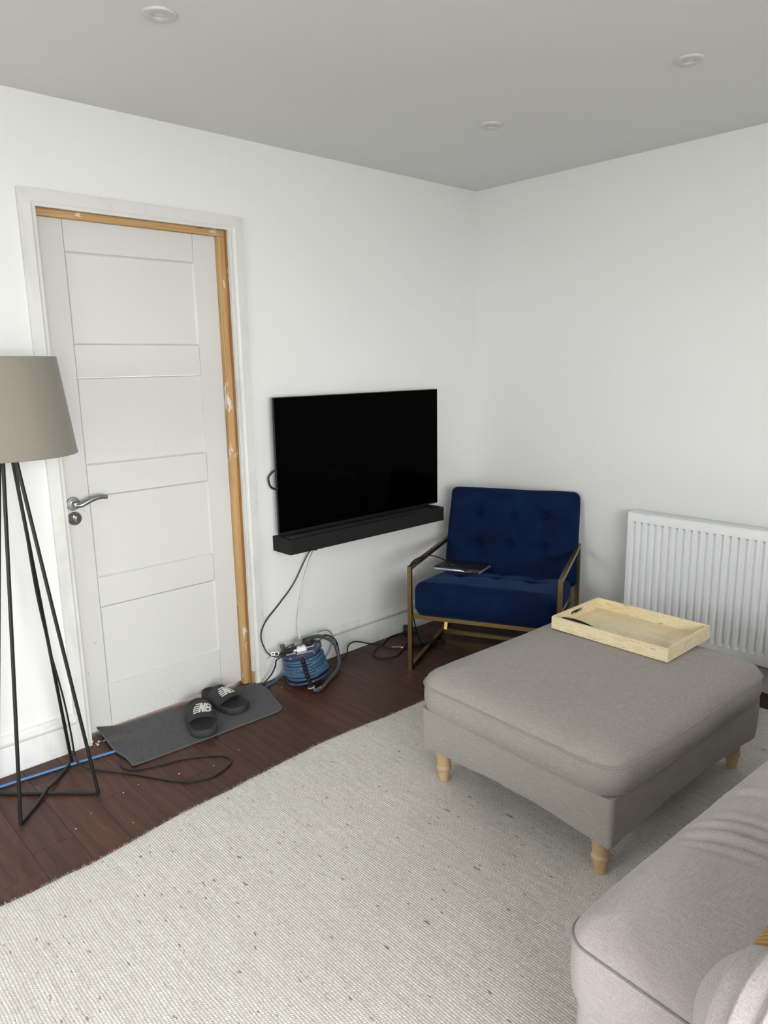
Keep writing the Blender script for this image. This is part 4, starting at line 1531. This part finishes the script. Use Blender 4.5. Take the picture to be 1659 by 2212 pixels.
# laptop on the seat
LPM = CM @ Matrix.Translation((0.146, 0.432, 0.409)) @ Matrix.Rotation(math.radians(-2), 4, 'Z') @ Matrix.Rotation(math.radians(-5.5), 4, 'X') @ Matrix.Rotation(math.radians(0.5), 4, 'Y')
lp = empty('laptop', mat=LPM, label='closed dark grey laptop with silver edge on the blue seat', cat='laptop')
obj('base_shell', rbox(B(), (0.122, 0.112, 0.0072), 0.006, 2, (2, 2, 1), mat=Matrix.Translation((0, 0, 0.0065))), M['silver'], lp)
obj('lid', rbox(B(), (0.123, 0.113, 0.0036), 0.0034, 2, (2, 2, 1), mat=Matrix.Translation((0, 0, 0.0178))), M['lid'], lp, label='dark grey lid')
obj('charger_plug', rbox(B(), (0.020, 0.010, 0.004), 0.003, 2, (1, 1, 1), mat=Matrix.Translation((0.100, -0.120, 0.008))), M['rubber'], lp)
obj('port', box(B(), 0.040, 0.050, -0.1126, -0.1115, 0.006, 0.010), M['rubber'], lp)
obj('lid_emblem', box(B(), -0.012, 0.012, -0.006, 0.006, 0.0213, 0.0216), M['blackplastic'], lp)
W_ = lambda u, v, z: CM @ Vector((u, v, z))
cable('laptop_cable', [LPM @ Vector((0.082, -0.121, 0.008)), LPM @ Vector((0.050, -0.126, 0.014)), LPM @ Vector((-0.03, -0.095, 0.030)), W_(0.075, 0.290, 0.492), W_(0.040, 0.220, 0.524), W_(0.010, 0.160, 0.5315), W_(-0.008, 0.085, 0.530), W_(-0.016, 0.045, 0.505), W_(-0.0165, 0.030, 0.44),
                       W_(-0.018, 0.045, 0.36), W_(-0.016, 0.075, 0.28), W_(-0.016, 0.130, 0.16), W_(-0.019, 0.220, 0.05), W_(-0.022, 0.270, 0.012), (-0.705, -0.235, 0.010)], 0.0030, M['rubber'],
      'thin black laptop cable draped over the left brass arm of the chair')

# ------------------------------------------------------------------ ottoman
OT = math.radians(-2.6)
OC = Vector((-1.162, -1.526, 0))
RUGZ = RT + 0.001
ot = empty('ottoman', (OC.x, OC.y, RUGZ), OT, label='large grey-brown fabric ottoman with turned wooden legs on the rug', cat='ottoman')
OX, OY = 0.487, 0.397
ZPIPE, ZTOP, ZCB = 0.372, 0.436, 0.272


def ofn(p):
    q = p.copy()
    if p.z >= ZPIPE - 1e-6:
        sx, sy = p.x / OX, p.y / OY
        q.z += 0.004 * noise.noise((p.x * 4, p.y * 4, 1)) * max(0, min(1, (p.z - ZPIPE) / 0.02))
    else:
        b_ = noise.noise((p.x * 7, p.y * 7, p.z * 3))
        q.x += 0.003 * b_
        q.y += 0.003 * noise.noise((p.x * 7, p.y * 7, 5))
    return q


lay = [(0.045, ZCB + 0.0), (0.016, ZCB + 0.001), (0.004, ZCB + 0.014), (-0.004, ZCB + 0.045), (-0.003, ZCB + 0.075), (0.0, ZPIPE - 0.004), (0.0015, ZPIPE + 0.004),
       (0.010, ZPIPE + 0.020), (0.026, ZPIPE + 0.034), (0.055, ZPIPE + 0.047), (0.10, ZPIPE + 0.057), (0.16, ZPIPE + 0.062), (0.24, ZPIPE + 0.065), (0.32, ZPIPE + 0.066), (0.39, ZPIPE + 0.0662)]
bm = B()
loft_rr(bm, lay, OX, OY, 0.085, 10, 16, 22, fn=ofn)
obj('seat_pad', bm, M['ott'], ot, sharp=0)
for p_ in ot.children[-1].data.polygons: p_.use_smooth = True
ring = rr_ring(OX + 0.001, OY + 0.001, 0.085, 10, 24, 30)
obj('piping', tube(B(), [ofn(Vector((x, y, ZPIPE))) for x, y in ring], 0.0036, 8, closed=True), M['piping'], ot)

def bfn(p):
    q = p.copy()
    if p.z < 0.18:
        # hem sags and curls in; higher at mid sides
        ex = 1 - min(1, abs(abs(p.x) - OX) / 0.35) if abs(p.y) > OY - 0.05 else 1 - min(1, abs(abs(p.y) - OY) / 0.3)
        q.z += 0.022 * (1 - ex) + 0.004 * noise.noise((p.x * 12, p.y * 12, 0))
    q.x += 0.0025 * noise.noise((p.x * 9, p.y * 9, p.z * 6 + 4))
    q.y += 0.0025 * noise.noise((p.x * 9, p.y * 9, p.z * 6 + 9))
    return q


bm = B()
loft_rr(bm, [(0.06, 0.150), (0.028, 0.122), (0.022, 0.120), (0.020, 0.128), (0.016, 0.17), (0.014, 0.22), (0.014, ZCB + 0.006)], OX, OY, 0.032, 8, 22, 28, fn=bfn)
obj('base_skirt', bm, M['ott'], ot, sharp=60)
# frayed corner seam at the near corner
bm = B()
fr = random.Random(8)
for i in range(90):
    z = fr.uniform(0.13, 0.26)
    a = fr.uniform(-0.012, 0.012)
    p0 = Vector((-(OX - 0.030) + a, -(OY - 0.030) - a, z))
    d = Vector((fr.uniform(-1, 0.3), fr.uniform(-1, 0.3), fr.uniform(-1, 0.6))).normalized()
    s = d.cross(Vector((0, 0, 1))).normalized() * 0.0004
    p1 = p0 + d * fr.uniform(0.004, 0.012)
    v = [bm.verts.new(q) for q in (p0 - s, p0 + s, p1)]
    bm.faces.new(v)
obj('frayed_threads', bm, M['piping'], ot, sharp=0, kind='stuff')
prof = [(0, 0), (0.0150, 0), (0.0170, 0.002), (0.0215, 0.034), (0.0225, 0.040), (0.0215, 0.042), (0.0245, 0.044), (0.0275, 0.050), (0.0272, 0.057), (0.0250, 0.062), (0.0235, 0.064),
        (0.0250, 0.067), (0.0245, 0.078), (0.0255, 0.092), (0.0300, 0.112), (0.0345, 0.128), (0.0360, 0.145), (0, 0.145)]
for sx in (-1, 1):
    for sy in (-1, 1):
        obj('leg', lathe(B(), prof, 28, Matrix.Translation((sx * 0.420, sy * 0.320, 0))), M['beech'], ot, label='turned pale beech leg')

# ------------------------------------------------------------------ tray on the ottoman
TZ = RUGZ + ZPIPE + 0.068
TRM = Matrix.Translation((-0.850, -1.487, TZ)) @ Matrix.Rotation(math.radians(-0.8), 4, 'Z')
tray = empty('serving_tray', mat=TRM, label='cream bone-inlay serving tray with cut-out handles on the ottoman', cat='tray')
hx, hy, th, HH = 0.165, 0.237, 0.010, 0.049
obj('tray_base', box(B(), -hx + 0.001, hx - 0.001, -hy + 0.001, hy - 0.001, 0.0, 0.007), M['bone'], tray)
for sx in (-1, 1):
    obj('long_side', box(B(), sx * hx - (th if sx > 0 else 0), sx * hx + (th if sx < 0 else 0), -hy, hy, 0.0001, HH, bev=0.001, seg=1), M['bone'], tray)
for sy in (-1, 1):
    W2 = hx - th
    outer = [(-W2, 0.0001), (W2, 0.0001), (W2, HH), (-W2, HH)]
    hole = []
    hw_, hr, cz = 0.047, 0.0085, 0.031
    for i in range(9):
        a = -PI / 2 + PI * i / 8
        hole.append((hw_ - hr + hr * math.cos(a), cz + hr * math.sin(a)))
    for i in range(9):
        a = PI / 2 + PI * i / 8
        hole.append((-hw_ + hr + hr * math.cos(a), cz + hr * math.sin(a)))
    yb = hy - th if sy > 0 else -hy
    mt = Matrix(((1, 0, 0, 0), (0, 0, 1, yb), (0, 1, 0, 0), (0, 0, 0, 1)))
    obj('end_side', plate_hole(B(), outer, hole, th, mt), M['bone'], tray, sharp=30)
obj('chipped_corner', rbox(B(), (0.0012, 0.012, 0.0035), 0.001, 1, (1, 1, 1), mat=Matrix.Translation((-hx - 0.0002, -hy + 0.013, 0.005))), M['crumb'], tray, label='chipped pale corner')
PHM = Matrix.Translation((-0.962, -1.313, TZ + 0.0072)) @ Matrix.Rotation(math.radians(0.5), 4, 'Z')
ph = empty('remote_control', mat=PHM, label='black curved remote control in the tray, half hidden behind its near rim', cat='remote')


def rem_fn(p):
    return Vector((p.x, p.y, p.z + 0.0085 + 0.013 * (1 - (p.y / 0.084) ** 2)))


obj('remote_body', rbox(B(), (0.020, 0.084, 0.008), 0.006, 3, (3, 14, 1), fn=rem_fn), M['remote'], ph)
for i in range(4):
    yy = -0.03 + i * 0.022
    obj('button', lathe(B(), [(0.0045, 0), (0.004, 0.0012), (0, 0.0014)], 12, Matrix.Translation((0, yy, 0.0165 + 0.013 * (1 - (yy / 0.084) ** 2)))), M['rubber'], ph)

# ------------------------------------------------------------------ sofa (front faces the television wall)
SA = math.radians(-3.2)
SFM = Matrix.Translation((-2.322, -2.158, RUGZ)) @ Matrix.Rotation(SA, 4, 'Z')      # local x along the front, local y forward
sofa = empty('sofa', mat=SFM, label='pale grey fabric sofa with rolled arm in the near corner', cat='sofa')
SL, SD = 1.76, 0.80
SPZ, SCT, SCB = 0.452, 0.492, 0.315


def place(p, cx, cy):
    return Vector((p.x + cx, p.y + cy, p.z))


def sfn(p):
    q = place(p, SL / 2, -SD / 2)
    if p.z > SPZ:
        f = min(1, (p.z - SPZ) / 0.03)
        # creases fanning across the seat
        for xa, ya, xb, yb, amp, wd in ((0.350, -0.05, 0.392, -0.195, 0.011, 0.011), (0.380, -0.02, 0.441, -0.175, 0.010, 0.010), (0.335, -0.09, 0.350, -0.215, 0.007, 0.010),
                                        (0.540, -0.02, 0.600, -0.110, 0.006, 0.011), (0.435, -0.05, 0.480, -0.160, 0.007, 0.010)):
            ex_, ey_ = xb - xa, yb - ya
            L_ = math.hypot(ex_, ey_)
            t_ = ((q.x - xa) * ex_ + (q.y - ya) * ey_) / (L_ * L_)
            ac_ = ((q.x - xa) * ey_ - (q.y - ya) * ex_) / L_ + 0.012 * math.sin(3 * t_)
            env = math.exp(-((t_ - 0.55) / 0.55) ** 2)
            q.z -= f * amp * env * math.exp(-(ac_ / wd) ** 2)
            q.z += f * amp * 0.75 * env * math.exp(-((ac_ + 2.2 * wd) / (1.5 * wd)) ** 2)
        q.z += 0.005 * f * noise.noise((q.x * 3, q.y * 3, 2))
        e_ = 1 - min(1, max(0, q.x / 0.20))
        q.z -= (q.z - SPZ) * 0.55 * e_ * e_
    else:
        q.y += 0.003 * noise.noise((q.x * 6, q.y * 6, q.z * 5))
    return q


lay = [(0.03, SCB), (0.008, SCB + 0.006), (-0.001, SCB + 0.03), (-0.004, SCB + 0.07), (-0.003, SCB + 0.11), (0.0, SPZ - 0.003), (0.001, SPZ + 0.006), (0.006, SPZ + 0.022), (0.018, SPZ + 0.040), (0.035, SPZ + 0.052),
       (0.05, SPZ + 0.058), (0.065, SPZ + 0.062), (0.08, SPZ + 0.0645), (0.10, SPZ + 0.067), (0.12, SPZ + 0.068), (0.14, SPZ + 0.069), (0.16, SPZ + 0.0695), (0.18, SPZ + 0.070), (0.20, SPZ + 0.0705), (0.22, SPZ + 0.071), (0.26, SPZ + 0.071), (0.30, SPZ + 0.071), (0.34, SPZ + 0.071), (0.39, SPZ + 0.071)]
bm = B()
loft_rr(bm, lay, SL / 2, SD / 2, 0.055, 10, 40, 320, fn=sfn)
obj('seat_cushion', bm, M['sofa'], sofa, sharp=0)
for p_ in sofa.children[-1].data.polygons: p_.use_smooth = True
ring = rr_ring(SL / 2 + 0.001, SD / 2 + 0.001, 0.055, 10, 30, 60)
obj('piping', tube(B(), [place(Vector((x, y, SPZ)), SL / 2, -SD / 2) for x, y in ring], 0.0026, 8, closed=True), M['pipingdk'], sofa)
bm = B()
loft_rr(bm, [(0.03, 0.12), (0.02, 0.10), (0.018, 0.12), (0.014, 0.22), (0.012, SCB + 0.01)], SL / 2, SD / 2 + 0.05, 0.05, 6, 6, 10, fn=lambda p: place(p, SL / 2, -SD / 2 - 0.05))
obj('base', bm, M['sofa'], sofa, sharp=50)
AW, AY0, AY1, AH = 0.105, -0.262, -0.95, 0.640


def arm_fn(sgn):
    def f(p):
        q = p.copy()
        # roll: wider towards the top
        t = (p.z + AH / 2) / AH
        q.x *= 0.86 + 0.20 * max(0, min(1, (t - 0.55) / 0.35))
        # overlapping tucks behind the front of the arm
        yl = p.y - (AY0 - AY1) / 2
        for k_, yc in enumerate((-0.036, -0.068, -0.104, -0.145)):
            yy = yl + 0.05 * (1 - t) ** 1.2 - yc + 0.03 * max(0, t - 0.85)
            stp = 1 / (1 + math.exp(max(-40, min(40, yy / 0.0011))))
            amp = 0.0060 * stp * math.exp(-max(0, -yy) / 0.028)
            q.x += amp * (1 if p.x > 0 else -1) * min(1, abs(p.x) / 0.03)
            if t > 0.7: q.z += amp * (t - 0.7) / 0.3
        return q
    return f


for cx, sg in ((-0.012, -1), (SL + 0.012, 1)):
    bm = B()
    rbox(bm, (AW, (AY0 - AY1) / 2, AH / 2 - 0.02), 0.100, (12, 60 if sg < 0 else 8, 12), (4, 190 if sg < 0 else 10, 16), fn=arm_fn(sg), mat=Matrix.Translation((cx, (AY0 + AY1) / 2, AH / 2 + 0.02)))
    a_ = obj('arm', bm, M['sofa'], sofa, sharp=0, label='rolled arm with stitched tucks')
    for p_ in a_.data.polygons: p_.use_smooth = True
bm = B()
rbox(bm, (SL / 2 - 0.02, 0.11, 0.38), 0.09, 6, (20, 3, 8), mat=Matrix.Translation((SL / 2, -0.93, 0.48)))
obj('backrest', bm, M['sofa'], sofa, sharp=0)
for p_ in sofa.children[-1].data.polygons: p_.use_smooth = True
for x, y in ((0.06, -0.08), (SL - 0.06, -0.08), (0.06, -0.88), (SL - 0.06, -0.88)):
    obj('leg', lathe(B(), prof, 20, Matrix.Translation((x, y, 0))), M['beech'], sofa)

# mustard cushion on the seat
YM = SFM @ Matrix.Translation((0.275, -0.475, 0.655)) @ Matrix.Rotation(math.radians(68), 4, 'X')


def pil(p):
    a, b = abs(p.x) / 0.2, abs(p.z) / 0.2
    th_ = 0.065 * max(0.05, (1 - a ** 2.6)) ** 0.5 * max(0.05, (1 - b ** 2.6)) ** 0.5
    e = 0.02 * (1 - a * a) * b + 0.0
    return Vector((p.x * (1 - 0.05 * (1 - b * b)), (1 if p.y > 0 else -1 if p.y < 0 else 0) * th_ * min(1, abs(p.y) / 0.02), p.z * (1 - 0.05 * (1 - a * a))))


yc = empty('scatter_cushion', mat=YM, label='mustard yellow ribbed cushion on the sofa, cut off by the picture edge', cat='cushion')
obj('cover', rbox(B(), (0.2, 0.02, 0.2), 0.012, 3, (18, 2, 18), fn=pil), M['yellow'], yc, sharp=0)
for p_ in yc.children[-1].data.polygons: p_.use_smooth = True
